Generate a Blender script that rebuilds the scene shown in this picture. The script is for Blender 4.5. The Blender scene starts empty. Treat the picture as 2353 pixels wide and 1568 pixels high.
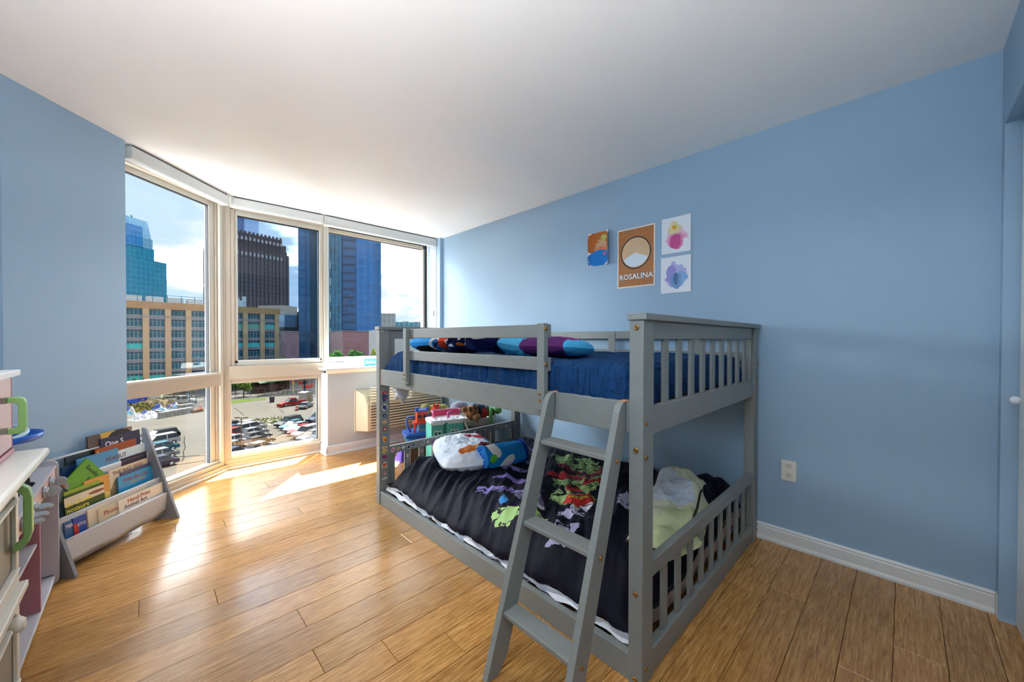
import bpy, bmesh, math, random
from mathutils import Vector, Matrix, noise
random.seed(7)
scene = bpy.context.scene
COL = scene.collection
V = Vector
PI = math.pi

# ------------------------------------------------------------------ camera
IMG_W, IMG_H = 2353.0, 1568.0
FPX, YAW, PITCH, ROLL, PV, PU = 870.99, 0.767807, 0.0099264, 0.0015345, 788.03, 1176.5
EYE = V((0, 0, 1.192))
AX_F = V((math.sin(YAW) * math.cos(PITCH), math.cos(YAW) * math.cos(PITCH), -math.sin(PITCH)))
_r = V((math.cos(YAW), -math.sin(YAW), 0)); _u = _r.cross(AX_F)
AX_R = _r * math.cos(ROLL) + _u * math.sin(ROLL)
AX_U = -_r * math.sin(ROLL) + _u * math.cos(ROLL)
cam_data = bpy.data.cameras.new('camera')
cam_data.sensor_fit = 'HORIZONTAL'; cam_data.sensor_width = 36.0
cam_data.lens = FPX * 36.0 / IMG_W
cam_data.shift_y = (PV - IMG_H / 2) / IMG_W
cam_data.clip_start = 0.02; cam_data.clip_end = 3000
cam = bpy.data.objects.new('camera', cam_data); COL.objects.link(cam)
_m = Matrix((AX_R, AX_U, -AX_F)).transposed().to_4x4(); _m.translation = EYE
cam.matrix_world = _m
scene.camera = cam

# ------------------------------------------------------------------ world, sun, exposure
SUN_AZ = V((0.638, 0.770, 0)).normalized(); SUN_EL = math.radians(59.5)
SUN_DIR = SUN_AZ * math.cos(SUN_EL) + V((0, 0, math.sin(SUN_EL)))
SKY_BLUE = (0.172, 0.217, 0.265); CLOUD = (18.5, 18.5, 18.7); CLOUD_DIM = (0.25, 0.265, 0.285)
SUN_STRENGTH = 19.0
scene.view_settings.view_transform = 'Standard'
scene.view_settings.look = 'None'
scene.view_settings.gamma = 1.0
scene.view_settings.use_curve_mapping = False
scene.view_settings.exposure = 2.0
scene.cycles.use_denoising = True
scene.cycles.max_bounces = 10
scene.cycles.diffuse_bounces = 6
scene.cycles.glossy_bounces = 4
scene.cycles.transparent_max_bounces = 12
scene.cycles.sample_clamp_indirect = 8.0
scene.cycles.caustics_reflective = False
scene.cycles.caustics_refractive = False

world = bpy.data.worlds.new('world'); scene.world = world
world.use_nodes = True
wt = world.node_tree; wt.nodes.clear()
def wn(t, **k):
    n = wt.nodes.new(t)
    for a, b in k.items(): setattr(n, a, b)
    return n
w_out = wn('ShaderNodeOutputWorld'); w_bg = wn('ShaderNodeBackground')
w_tc = wn('ShaderNodeTexCoord'); w_sep = wn('ShaderNodeSeparateXYZ')
wt.links.new(w_tc.outputs['Generated'], w_sep.inputs[0])
w_add = wn('ShaderNodeMath', operation='ADD'); w_add.inputs[1].default_value = 0.22
w_mx = wn('ShaderNodeMath', operation='MAXIMUM'); w_mx.inputs[1].default_value = 0.05
wt.links.new(w_sep.outputs[2], w_add.inputs[0]); wt.links.new(w_add.outputs[0], w_mx.inputs[0])
w_dx = wn('ShaderNodeMath', operation='DIVIDE'); w_dy = wn('ShaderNodeMath', operation='DIVIDE')
for n, s in ((w_dx, 0), (w_dy, 1)):
    wt.links.new(w_sep.outputs[s], n.inputs[0]); wt.links.new(w_mx.outputs[0], n.inputs[1])
w_cmb = wn('ShaderNodeCombineXYZ')
wt.links.new(w_dx.outputs[0], w_cmb.inputs[0]); wt.links.new(w_dy.outputs[0], w_cmb.inputs[1])
w_cmb.inputs[2].default_value = 3.1
w_nz = wn('ShaderNodeTexNoise'); w_nz.inputs['Scale'].default_value = 1.15
w_nz.inputs['Detail'].default_value = 9; w_nz.inputs['Roughness'].default_value = 0.56
w_nz.inputs['Distortion'].default_value = 0.3
wt.links.new(w_cmb.outputs[0], w_nz.inputs['Vector'])
w_ramp = wn('ShaderNodeValToRGB'); cr = w_ramp.color_ramp
cr.elements[0].position = 0.41; cr.elements[0].color = (*SKY_BLUE, 1)
cr.elements[1].position = 0.63; cr.elements[1].color = (*CLOUD, 1)
e = cr.elements.new(0.48); e.color = (*CLOUD_DIM, 1)
e = cr.elements.new(0.55); e.color = (1.0, 1.02, 1.05, 1)
wt.links.new(w_nz.outputs['Fac'], w_ramp.inputs[0])
wt.links.new(w_ramp.outputs[0], w_bg.inputs[0]); wt.links.new(w_bg.outputs[0], w_out.inputs[0])
w_bg.inputs[1].default_value = 1.0

sun_data = bpy.data.lights.new('sun', 'SUN'); sun_data.energy = SUN_STRENGTH
sun_data.angle = math.radians(0.53); sun_data.color = (1.0, 0.965, 0.91)
sun = bpy.data.objects.new('sun', sun_data); COL.objects.link(sun)
sun.matrix_world = Matrix.Translation((3, 6, 9)) @ SUN_DIR.to_track_quat('Z', 'Y').to_matrix().to_4x4()

# ------------------------------------------------------------------ pixel helpers (a pixel is only a direction; depth comes from what a thing touches)
def ray(u, v): return AX_F + AX_R * ((u - PU) / FPX) - AX_U * ((v - PV) / FPX)
def onz(u, v, z): d = ray(u, v); return EYE + d * ((z - EYE.z) / d.z)
def onx(u, v, x): d = ray(u, v); return EYE + d * (x / d.x)
def ony(u, v, y): d = ray(u, v); return EYE + d * (y / d.y)
def onp(u, v, P, n): d = ray(u, v); return EYE + d * ((V(P) - EYE).dot(V(n)) / d.dot(V(n)))
def ats(u, v, s): return EYE + ray(u, v) * s

# ------------------------------------------------------------------ materials
MATS = {}
def srgb(c):
    if isinstance(c, str): c = tuple(int(c[i:i + 2], 16) / 255 for i in (0, 2, 4))
    return tuple(x / 12.92 if x <= .04045 else ((x + .055) / 1.055) ** 2.4 for x in c[:3])
def newmat(name):
    m = bpy.data.materials.new(name); m.use_nodes = True
    nt = m.node_tree; b = nt.nodes['Principled BSDF']
    return m, nt, b
def N(nt, t, **k):
    n = nt.nodes.new(t)
    for a, b in k.items(): setattr(n, a, b)
    return n
def mat(name, c, rough=.5, metal=0., bump=0., bscale=60., vary=0., vscale=3., spec=.5, coat=0., emit=None, alpha=None):
    """plain procedural material: colour (sRGB hex or 0-1 tuple) with noise variation and noise bump"""
    if name in MATS: return MATS[name]
    m, nt, b = newmat(name); L = nt.links
    col = srgb(c)
    b.inputs['Base Color'].default_value = (*col, 1)
    b.inputs['Roughness'].default_value = rough; b.inputs['Metallic'].default_value = metal
    b.inputs['Specular IOR Level'].default_value = spec
    b.inputs['Coat Weight'].default_value = coat
    if emit: b.inputs['Emission Color'].default_value = (*col, 1); b.inputs['Emission Strength'].default_value = emit
    tc = N(nt, 'ShaderNodeTexCoord')
    if vary:
        n = N(nt, 'ShaderNodeTexNoise'); n.inputs['Scale'].default_value = vscale; n.inputs['Detail'].default_value = 5
        L.new(tc.outputs['Object'], n.inputs['Vector'])
        mx = N(nt, 'ShaderNodeMix', data_type='RGBA')
        mx.inputs['A'].default_value = (*[x * (1 - vary) for x in col], 1)
        mx.inputs['B'].default_value = (*[min(1, x * (1 + vary)) for x in col], 1)
        L.new(n.outputs['Fac'], mx.inputs['Factor']); L.new(mx.outputs['Result'], b.inputs['Base Color'])
    if bump:
        n = N(nt, 'ShaderNodeTexNoise'); n.inputs['Scale'].default_value = bscale; n.inputs['Detail'].default_value = 4
        L.new(tc.outputs['Object'], n.inputs['Vector'])
        bp = N(nt, 'ShaderNodeBump'); bp.inputs['Strength'].default_value = bump; bp.inputs['Distance'].default_value = .01
        L.new(n.outputs['Fac'], bp.inputs['Height']); L.new(bp.outputs['Normal'], b.inputs['Normal'])
    MATS[name] = m
    return m
def printed(name, base, marks, rough=.7, axes='xy', bump=0., bscale=40., nscale=6., warp=0., ink=None):
    """flat print: marks = (colour, cx, cy, rx, ry, raggedness[, angle]) painted in order over the base, in the thing's own coordinates"""
    if name in MATS: return MATS[name]
    m, nt, b = newmat(name); L = nt.links
    b.inputs['Roughness'].default_value = rough; b.inputs['Specular IOR Level'].default_value = .12 if rough > .55 else .4
    tc = N(nt, 'ShaderNodeTexCoord'); sp = N(nt, 'ShaderNodeSeparateXYZ'); L.new(tc.outputs['Object'], sp.inputs[0])
    ia = 'xyz'.index(axes[0]); ib = 'xyz'.index(axes[1])
    nz = N(nt, 'ShaderNodeTexNoise'); nz.inputs['Scale'].default_value = nscale; nz.inputs['Detail'].default_value = 4
    L.new(tc.outputs['Object'], nz.inputs['Vector'])
    def math_(op, a, bb=None, c=None):
        n = N(nt, 'ShaderNodeMath', operation=op)
        for i, x in enumerate((a, bb, c)):
            if x is None: continue
            if isinstance(x, (int, float)): n.inputs[i].default_value = x
            else: L.new(x, n.inputs[i])
        return n.outputs[0]
    cur = None; anym = None
    first = (*srgb(base), 1)
    nc = math_('SUBTRACT', nz.outputs['Fac'], .5)
    PX, PY = sp.outputs[ia], sp.outputs[ib]
    if warp:
        w1 = N(nt, 'ShaderNodeTexNoise'); w1.inputs['Scale'].default_value = nscale * .55; w1.inputs['Detail'].default_value = 3
        L.new(tc.outputs['Object'], w1.inputs['Vector']); wc = N(nt, 'ShaderNodeSeparateColor'); L.new(w1.outputs['Color'], wc.inputs[0])
        PX = math_('ADD', PX, math_('MULTIPLY', math_('SUBTRACT', wc.outputs[0], .5), warp)); PY = math_('ADD', PY, math_('MULTIPLY', math_('SUBTRACT', wc.outputs[1], .5), warp))
    for mk in marks:
        c, cx, cy, rx, ry, rag = mk[:6]; ang = mk[6] if len(mk) > 6 else 0
        x = math_('SUBTRACT', PX, cx); y = math_('SUBTRACT', PY, cy)
        if ang:
            ca, sa = math.cos(ang), math.sin(ang)
            x, y = (math_('ADD', math_('MULTIPLY', x, ca), math_('MULTIPLY', y, sa)),
                    math_('SUBTRACT', math_('MULTIPLY', y, ca), math_('MULTIPLY', x, sa)))
        x = math_('DIVIDE', x, rx); y = math_('DIVIDE', y, ry)
        d = math_('ADD', math_('MULTIPLY', x, x), math_('MULTIPLY', y, y))
        d = math_('ADD', d, math_('MULTIPLY', nc, rag * 6))
        k = math_('LESS_THAN', d, 1.0); anym = k if anym is None else math_('MAXIMUM', anym, k)
        mx = N(nt, 'ShaderNodeMix', data_type='RGBA')
        if cur is None: mx.inputs['A'].default_value = first
        else: L.new(cur, mx.inputs['A'])
        mx.inputs['B'].default_value = (*srgb(c), 1); L.new(k, mx.inputs['Factor'])
        cur = mx.outputs['Result']
    if ink and cur is not None:
        n2 = N(nt, 'ShaderNodeTexNoise'); n2.inputs['Scale'].default_value = ink[1]; n2.inputs['Detail'].default_value = 2; n2.inputs['Distortion'].default_value = 1.
        L.new(tc.outputs['Object'], n2.inputs['Vector'])
        k = math_('MULTIPLY', math_('LESS_THAN', math_('ABSOLUTE', math_('SUBTRACT', n2.outputs['Fac'], .5)), ink[2]), anym)
        mx = N(nt, 'ShaderNodeMix', data_type='RGBA'); L.new(cur, mx.inputs['A']); mx.inputs['B'].default_value = (*srgb(ink[0]), 1); L.new(k, mx.inputs['Factor'])
        cur = mx.outputs['Result']
    if cur is None: b.inputs['Base Color'].default_value = first
    else: L.new(cur, b.inputs['Base Color'])
    if bump:
        n = N(nt, 'ShaderNodeTexNoise'); n.inputs['Scale'].default_value = bscale; n.inputs['Detail'].default_value = 4
        L.new(tc.outputs['Object'], n.inputs['Vector'])
        bp = N(nt, 'ShaderNodeBump'); bp.inputs['Strength'].default_value = bump; bp.inputs['Distance'].default_value = .02
        L.new(n.outputs['Fac'], bp.inputs['Height']); L.new(bp.outputs['Normal'], b.inputs['Normal'])
    MATS[name] = m
    return m
def crinkle(name, c, scale=(60, 6, 6), strength=.6, dist=.02, rough=.8, vary=.25, n2=(30, 30, 30), spec=.15, sheen=0.):
    """crumpled cloth: stretched ridged noise as relief, crease shading put into the colour"""
    if name in MATS: return MATS[name]
    m, nt, b = newmat(name); L = nt.links; col = srgb(c)
    tc = N(nt, 'ShaderNodeTexCoord'); hs = []
    for sc_ in (scale, n2):
        mp = N(nt, 'ShaderNodeMapping'); mp.inputs['Scale'].default_value = sc_; L.new(tc.outputs['Object'], mp.inputs[0])
        n = N(nt, 'ShaderNodeTexNoise'); n.inputs['Scale'].default_value = 1.; n.inputs['Detail'].default_value = 3; n.inputs['Distortion'].default_value = .6
        L.new(mp.outputs[0], n.inputs['Vector']); hs.append(n.outputs['Fac'])
    ad = N(nt, 'ShaderNodeMath', operation='MULTIPLY_ADD'); L.new(hs[1], ad.inputs[0]); ad.inputs[1].default_value = .35; L.new(hs[0], ad.inputs[2])
    mx = N(nt, 'ShaderNodeMix', data_type='RGBA')
    mx.inputs['A'].default_value = (*[x * (1 - vary) for x in col], 1); mx.inputs['B'].default_value = (*[min(1, x * (1 + vary)) for x in col], 1)  # fold shading in the colour: darker creases, paler ridges
    L.new(hs[0], mx.inputs['Factor']); L.new(mx.outputs['Result'], b.inputs['Base Color'])
    bp = N(nt, 'ShaderNodeBump'); bp.inputs['Strength'].default_value = strength; bp.inputs['Distance'].default_value = dist
    L.new(ad.outputs[0], bp.inputs['Height']); L.new(bp.outputs['Normal'], b.inputs['Normal'])
    b.inputs['Roughness'].default_value = rough; b.inputs['Specular IOR Level'].default_value = spec; b.inputs['Sheen Weight'].default_value = sheen
    MATS[name] = m
    return m
def glass_mat(name, tint=(.93, .96, .97), refl=.05):
    if name in MATS: return MATS[name]
    m, nt, b = newmat(name); nt.nodes.remove(b)
    out = nt.nodes['Material Output']
    tr = N(nt, 'ShaderNodeBsdfTransparent'); tr.inputs[0].default_value = (*tint, 1)
    gl = N(nt, 'ShaderNodeBsdfGlossy'); gl.inputs['Roughness'].default_value = .02; gl.inputs[0].default_value = (.9, .95, 1, 1)
    mx = N(nt, 'ShaderNodeMixShader'); mx.inputs[0].default_value = refl
    nt.links.new(tr.outputs[0], mx.inputs[1]); nt.links.new(gl.outputs[0], mx.inputs[2]); nt.links.new(mx.outputs[0], out.inputs[0])
    MATS[name] = m
    return m
def screen_mat(name, near=(.66, .80, .92), graze=(.10, .12, .14)):
    """pane behind a woven insect screen: the weave lets less through the more slantwise the light falls on it"""
    m, nt, b = newmat(name); nt.nodes.remove(b); L = nt.links
    lw = N(nt, 'ShaderNodeLayerWeight'); lw.inputs[0].default_value = .5
    rp = N(nt, 'ShaderNodeValToRGB'); e = rp.color_ramp.elements
    e[0].position = .33; e[0].color = (*near, 1); e[1].position = .66; e[1].color = (*graze, 1)
    L.new(lw.outputs['Facing'], rp.inputs[0])
    tr = N(nt, 'ShaderNodeBsdfTransparent'); L.new(rp.outputs[0], tr.inputs[0])
    gl = N(nt, 'ShaderNodeBsdfGlossy'); gl.inputs['Roughness'].default_value = .05
    mx = N(nt, 'ShaderNodeMixShader'); mx.inputs[0].default_value = .04
    L.new(tr.outputs[0], mx.inputs[1]); L.new(gl.outputs[0], mx.inputs[2]); L.new(mx.outputs[0], nt.nodes['Material Output'].inputs[0])
    return m
def brick_mat(name, c1, c2, cm, scale, w, h, mortar, rough=.3, axis='xz', metal=0., vary=.5, spec=.5, offset=0.):
    """window-grid / masonry pattern for surfaces too far away to tell the pieces apart"""
    if name in MATS: return MATS[name]
    m, nt, b = newmat(name); L = nt.links
    tc = N(nt, 'ShaderNodeTexCoord'); sp = N(nt, 'ShaderNodeSeparateXYZ'); cb = N(nt, 'ShaderNodeCombineXYZ')
    L.new(tc.outputs['Object'], sp.inputs[0])
    L.new(sp.outputs['xyz'.index(axis[0])], cb.inputs[0]); L.new(sp.outputs['xyz'.index(axis[1])], cb.inputs[1])
    br = N(nt, 'ShaderNodeTexBrick'); br.offset = offset; br.squash = 1.0
    br.inputs['Scale'].default_value = scale; br.inputs['Brick Width'].default_value = w; br.inputs['Row Height'].default_value = h
    br.inputs['Mortar Size'].default_value = mortar; br.inputs['Mortar Smooth'].default_value = .1
    br.inputs['Bias'].default_value = 0
    br.inputs['Color1'].default_value = (*srgb(c1), 1); br.inputs['Color2'].default_value = (*srgb(c2), 1); br.inputs['Mortar'].default_value = (*srgb(cm), 1)
    L.new(cb.outputs[0], br.inputs['Vector']); L.new(br.outputs['Color'], b.inputs['Base Color'])
    b.inputs['Roughness'].default_value = rough; b.inputs['Metallic'].default_value = metal; b.inputs['Specular IOR Level'].default_value = spec
    MATS[name] = m
    return m

# ------------------------------------------------------------------ mesh builder
class MB:
    def __init__(s): s.v = []; s.f = []; s.m = []; s.sm = []
    def add(s, vs, fs, m=0, sm=False):
        o = len(s.v); s.v += [V(x) for x in vs]
        for f in fs: s.f.append([o + i for i in f]); s.m.append(m); s.sm.append(sm)
        return s
    def box(s, a, b, m=0):
        x0, y0, z0 = a; x1, y1, z1 = b
        return s.add([(x0, y0, z0), (x1, y0, z0), (x1, y1, z0), (x0, y1, z0), (x0, y0, z1), (x1, y0, z1), (x1, y1, z1), (x0, y1, z1)],
                     [(0, 3, 2, 1), (4, 5, 6, 7), (0, 1, 5, 4), (1, 2, 6, 5), (2, 3, 7, 6), (3, 0, 4, 7)], m)
    def obox(s, c, ax, ay, az, m=0):
        c, ax, ay, az = V(c), V(ax), V(ay), V(az)
        if ax.cross(ay).dot(az) < 0: ax = -ax
        vs = [c + ax * i + ay * j + az * k for k in (-1, 1) for i, j in ((-1, -1), (1, -1), (1, 1), (-1, 1))]
        return s.add(vs, [(0, 3, 2, 1), (4, 5, 6, 7), (0, 1, 5, 4), (1, 2, 6, 5), (2, 3, 7, 6), (3, 0, 4, 7)], m)
    def prism(s, pts, off, m=0, sm=False):
        pts = [V(p) for p in pts]; off = V(off); n = len(pts)
        nrm = V((0, 0, 0))
        for i in range(n): nrm += pts[i].cross(pts[(i + 1) % n])
        if nrm.dot(off) > 0: pts = pts[::-1]
        s.add(pts, [list(range(n))], m); s.add([p + off for p in pts], [list(range(n))[::-1]], m)
        return s.add(pts + [p + off for p in pts], [(i, n + i, n + (i + 1) % n, (i + 1) % n) for i in range(n)], m, sm)
    def quad(s, a, b, c, d, m=0): return s.add([a, b, c, d], [(0, 1, 2, 3)], m)
    def tube(s, pts, r, n=8, m=0, cap=True, sm=True):
        pts = [V(p) for p in pts]; rs = r if isinstance(r, (list, tuple)) else [r] * len(pts)
        o = len(s.v); k = len(pts); up = None
        for i, p in enumerate(pts):
            t = (pts[min(i + 1, k - 1)] - pts[max(i - 1, 0)]).normalized()
            if up is None:
                up = V((0, 0, 1)) if abs(t.z) < .9 else V((1, 0, 0))
            a = t.cross(up).normalized(); b2 = a.cross(t).normalized(); up = b2
            for j in range(n):
                q = 2 * PI * j / n
                s.v.append(p + (a * math.cos(q) + b2 * math.sin(q)) * rs[i])
        for i in range(k - 1):
            for j in range(n):
                s.f.append([o + i * n + j, o + i * n + (j + 1) % n, o + (i + 1) * n + (j + 1) % n, o + (i + 1) * n + j]); s.m.append(m); s.sm.append(sm)
        if cap:
            s.f.append([o + j for j in range(n)][::-1]); s.m.append(m); s.sm.append(False)
            s.f.append([o + (k - 1) * n + j for j in range(n)]); s.m.append(m); s.sm.append(False)
        return s
    def lathe(s, prof, c=(0, 0, 0), n=16, m=0, ax=(0, 0, 1), sm=True):
        az = V(ax).normalized(); a = az.orthogonal().normalized(); b = az.cross(a); c = V(c); o = len(s.v)
        for r, z in prof:
            for j in range(n):
                q = 2 * PI * j / n; s.v.append(c + az * z + (a * math.cos(q) + b * math.sin(q)) * r)
        for i in range(len(prof) - 1):
            for j in range(n):
                s.f.append([o + i * n + j, o + i * n + (j + 1) % n, o + (i + 1) * n + (j + 1) % n, o + (i + 1) * n + j]); s.m.append(m); s.sm.append(sm)
        s.f.append([o + j for j in range(n)][::-1]); s.m.append(m); s.sm.append(False)
        k = (len(prof) - 1) * n
        s.f.append([o + k + j for j in range(n)]); s.m.append(m); s.sm.append(False)
        return s
    def grid(s, nu, nv, fn, m=0, sm=True, wrap=False):
        o = len(s.v)
        for i in range(nu + 1):
            for j in range(nv + 1): s.v.append(V(fn(i / nu, j / nv)))
        for i in range(nu):
            for j in range(nv):
                a = o + i * (nv + 1) + j
                s.f.append([a, a + nv + 1, a + nv + 2, a + 1]); s.m.append(m); s.sm.append(sm)
        return s
    def ball(s, c, r, nu=12, nv=8, m=0, rot=None, fn=None):
        c = V(c); r = r if isinstance(r, (tuple, list)) else (r, r, r); o = len(s.v)
        def P(i, j):
            th = PI * j / nv; ph = 2 * PI * i / nu
            p = V((math.sin(th) * math.cos(ph), math.sin(th) * math.sin(ph), math.cos(th)))
            k = fn(p) if fn else 1.0
            q = V((p.x * r[0], p.y * r[1], p.z * r[2])) * k
            return c + (rot @ q if rot else q)
        s.v.append(P(0, 0))
        for j in range(1, nv):
            for i in range(nu): s.v.append(P(i, j))
        s.v.append(P(0, nv)); last = len(s.v) - 1
        for i in range(nu): s.f.append([o, o + 1 + i, o + 1 + (i + 1) % nu]); s.m.append(m); s.sm.append(True)
        for j in range(nv - 2):
            for i in range(nu):
                a = o + 1 + j * nu + i; b = o + 1 + j * nu + (i + 1) % nu
                s.f.append([a, a + nu, b + nu, b]); s.m.append(m); s.sm.append(True)
        for i in range(nu): s.f.append([last, o + 1 + (nv - 2) * nu + (i + 1) % nu, o + 1 + (nv - 2) * nu + i]); s.m.append(m); s.sm.append(True)
        return s
    def build(s, name, mats, parent=None, local=False, bevel=0, seg=2, subsurf=0, origin=None):
        me = bpy.data.meshes.new(name)
        vs = s.v
        o = bpy.data.objects.new(name, me); COL.objects.link(o)
        if parent is not None:
            o.parent = parent
            if not local:
                inv = wm(parent).inverted(); vs = [inv @ p for p in vs]
        elif origin is not None:
            o.location = origin; vs = [p - V(origin) for p in vs]
        me.from_pydata([tuple(p) for p in vs], [], s.f)
        if not isinstance(mats, (list, tuple)): mats = [mats]
        for k in mats: me.materials.append(k)
        me.polygons.foreach_set('material_index', s.m)
        me.polygons.foreach_set('use_smooth', s.sm)
        me.update()
        if bevel:
            md = o.modifiers.new('bevel', 'BEVEL'); md.width = bevel; md.segments = seg; md.limit_method = 'ANGLE'
        if subsurf:
            md = o.modifiers.new('subsurf', 'SUBSURF'); md.levels = subsurf; md.render_levels = subsurf
        return o
def wm(o):
    m = o.matrix_basis.copy()
    while o.parent: o = o.parent; m = o.matrix_basis @ m
    return m
def tag(o, label=None, cat=None, group=None, kind=None):
    if label: o['label'] = label
    if cat: o['category'] = cat
    if group: o['group'] = group
    if kind: o['kind'] = kind
    return o
def thing(name, label, cat, loc=(0, 0, 0), rotz=0., group=None, kind=None):
    o = bpy.data.objects.new(name, None); COL.objects.link(o)
    o.empty_display_size = .05
    o.location = loc; o.rotation_euler = (0, 0, rotz)
    return tag(o, label, cat, group, kind)
def struct(name, loc=(0, 0, 0), label=None):
    o = bpy.data.objects.new(name, None); COL.objects.link(o); o.location = loc; o.empty_display_size = .05
    o['kind'] = 'structure'
    if label: o['label'] = label
    return o
def text(body, P, right, up, size, m, parent, name='lettering', ext=.0004, align='LEFT', shear=0., bold=0.):
    cu = bpy.data.curves.new(name, 'FONT'); cu.body = body; cu.size = size; cu.extrude = ext
    cu.align_x = align; cu.resolution_u = 2; cu.shear = shear; cu.offset = bold
    cu.materials.append(m)
    o = bpy.data.objects.new(name, cu); COL.objects.link(o)
    r = V(right).normalized(); n = r.cross(V(up)).normalized(); u2 = n.cross(r)
    M4 = Matrix((r, u2, n)).transposed().to_4x4(); M4.translation = V(P)
    me = bpy.data.meshes.new_from_object(o)
    bpy.data.objects.remove(o)
    o = bpy.data.objects.new(name, me); COL.objects.link(o)
    if not me.materials: me.materials.append(m)
    o.parent = parent
    o.matrix_basis = wm(parent).inverted() @ M4
    return o
# ================================================================== room shell
H = 2.44; XR = 2.66; XL = -0.66; YB = -0.285; YW = 4.27
W1O = V((.525, YW, 0)); W1D = V((-.7307, -.683, 0)).normalized(); W1N = V((-W1D.y * -1, W1D.x * -1, 0))
W1N = V((-.683, .7307, 0)).normalized()
WLA = V((-.487, 2.966, 0)); WLB = V((-.089, 3.424, 0))
WLD = (WLB - WLA).normalized(); WLN = V((-WLD.y, WLD.x, 0))        # WLN points out of the room

def paint(name, c, bump=.18):
    m, nt, b = newmat(name); L = nt.links
    tc = N(nt, 'ShaderNodeTexCoord')
    n1 = N(nt, 'ShaderNodeTexNoise'); n1.inputs['Scale'].default_value = 1.3; n1.inputs['Detail'].default_value = 3
    n2 = N(nt, 'ShaderNodeTexNoise'); n2.inputs['Scale'].default_value = 170; n2.inputs['Detail'].default_value = 3
    L.new(tc.outputs['Object'], n1.inputs['Vector']); L.new(tc.outputs['Object'], n2.inputs['Vector'])
    mx = N(nt, 'ShaderNodeMix', data_type='RGBA'); col = srgb(c)
    mx.inputs['A'].default_value = (*[x * .96 for x in col], 1); mx.inputs['B'].default_value = (*[min(1, x * 1.04) for x in col], 1)
    L.new(n1.outputs['Fac'], mx.inputs['Factor']); L.new(mx.outputs['Result'], b.inputs['Base Color'])
    bp = N(nt, 'ShaderNodeBump'); bp.inputs['Strength'].default_value = bump; bp.inputs['Distance'].default_value = .002
    L.new(n2.outputs['Fac'], bp.inputs['Height']); L.new(bp.outputs['Normal'], b.inputs['Normal'])
    b.inputs['Roughness'].default_value = .55; b.inputs['Specular IOR Level'].default_value = .35
    return m
M_BLUE = paint('blue_wall_paint', '96b0c6')
M_SILLWALL = paint('grey_wall_paint', 'b6bdc4')
M_CEIL = paint('ceiling_paint', 'f8f7f5', .1)
M_TRIM = mat('white_trim_paint', 'dededc', .38, bump=.05, bscale=30, vary=.03)
M_FRAME = mat('almond_window_aluminium', 'b5a998', .42, vary=.03, vscale=5)
M_FRAME2 = mat('light_almond_sash', 'c8c3b6', .4, vary=.03)
M_DARKGASKET = mat('dark_gasket', '26262a', .6)
M_BLIND = mat('blind_cassette_white', 'c9cbc9', .5, vary=.02)
M_GLASS = glass_mat('window_glass', (.95, .98, .99), .028)
M_SCREEN = screen_mat('screened_window_glass')

def bamboo():
    m, nt, b = newmat('bamboo_floor'); L = nt.links
    tc = N(nt, 'ShaderNodeTexCoord'); oi = N(nt, 'ShaderNodeObjectInfo')
    off = N(nt, 'ShaderNodeVectorMath', operation='ADD')
    sc = N(nt, 'ShaderNodeVectorMath', operation='SCALE'); sc.inputs['Scale'].default_value = 37.
    cmb = N(nt, 'ShaderNodeCombineXYZ'); L.new(oi.outputs['Random'], cmb.inputs[0]); L.new(oi.outputs['Random'], cmb.inputs[1])
    L.new(cmb.outputs[0], sc.inputs[0])
    L.new(tc.outputs['Object'], off.inputs[0]); L.new(sc.outputs[0], off.inputs[1])
    def stretched(sx, sy, scale, det, dist=0.):
        mp = N(nt, 'ShaderNodeMapping'); mp.inputs['Scale'].default_value = (sx, sy, 1)
        L.new(off.outputs[0], mp.inputs['Vector'])
        n = N(nt, 'ShaderNodeTexNoise'); n.inputs['Scale'].default_value = scale; n.inputs['Detail'].default_value = det
        n.inputs['Distortion'].default_value = dist
        L.new(mp.outputs[0], n.inputs['Vector']); return n.outputs['Fac']
    a = stretched(1.6, 26, 4.5, 6, .6); c = stretched(6, 150, 3.2, 3, .3); bz = stretched(1, 3, 1.6, 3)
    r1 = N(nt, 'ShaderNodeValToRGB'); e = r1.color_ramp.elements
    e[0].position = .3; e[0].color = (*srgb('9d6a35'), 1); e[1].position = .72; e[1].color = (*srgb('d2a265'), 1)
    k = e and r1.color_ramp.elements.new(.52); k.color = (*srgb('bd8849'), 1)
    L.new(a, r1.inputs[0])
    r2 = N(nt, 'ShaderNodeValToRGB'); e = r2.color_ramp.elements
    e[0].position = .33; e[0].color = (.42, .36, .28, 1); e[1].position = .5; e[1].color = (1, 1, 1, 1)
    L.new(c, r2.inputs[0])
    mx = N(nt, 'ShaderNodeMix', data_type='RGBA', blend_type='MULTIPLY'); mx.inputs['Factor'].default_value = .75
    L.new(r1.outputs[0], mx.inputs['A']); L.new(r2.outputs[0], mx.inputs['B'])
    hs = N(nt, 'ShaderNodeHueSaturation')
    mr = N(nt, 'ShaderNodeMapRange'); mr.inputs['To Min'].default_value = .84; mr.inputs['To Max'].default_value = 1.12
    L.new(oi.outputs['Random'], mr.inputs['Value']); L.new(mr.outputs[0], hs.inputs['Value'])
    L.new(mx.outputs['Result'], hs.inputs['Color']); L.new(hs.outputs[0], b.inputs['Base Color'])
    mr2 = N(nt, 'ShaderNodeMapRange'); mr2.inputs['To Min'].default_value = .17; mr2.inputs['To Max'].default_value = .30
    L.new(bz, mr2.inputs['Value']); L.new(mr2.outputs[0], b.inputs['Roughness'])
    b.inputs['Specular IOR Level'].default_value = .62
    bp = N(nt, 'ShaderNodeBump'); bp.inputs['Strength'].default_value = .12; bp.inputs['Distance'].default_value = .001
    L.new(c, bp.inputs['Height']); L.new(bp.outputs['Normal'], b.inputs['Normal'])
    return m
M_BAMBOO = bamboo()

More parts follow.
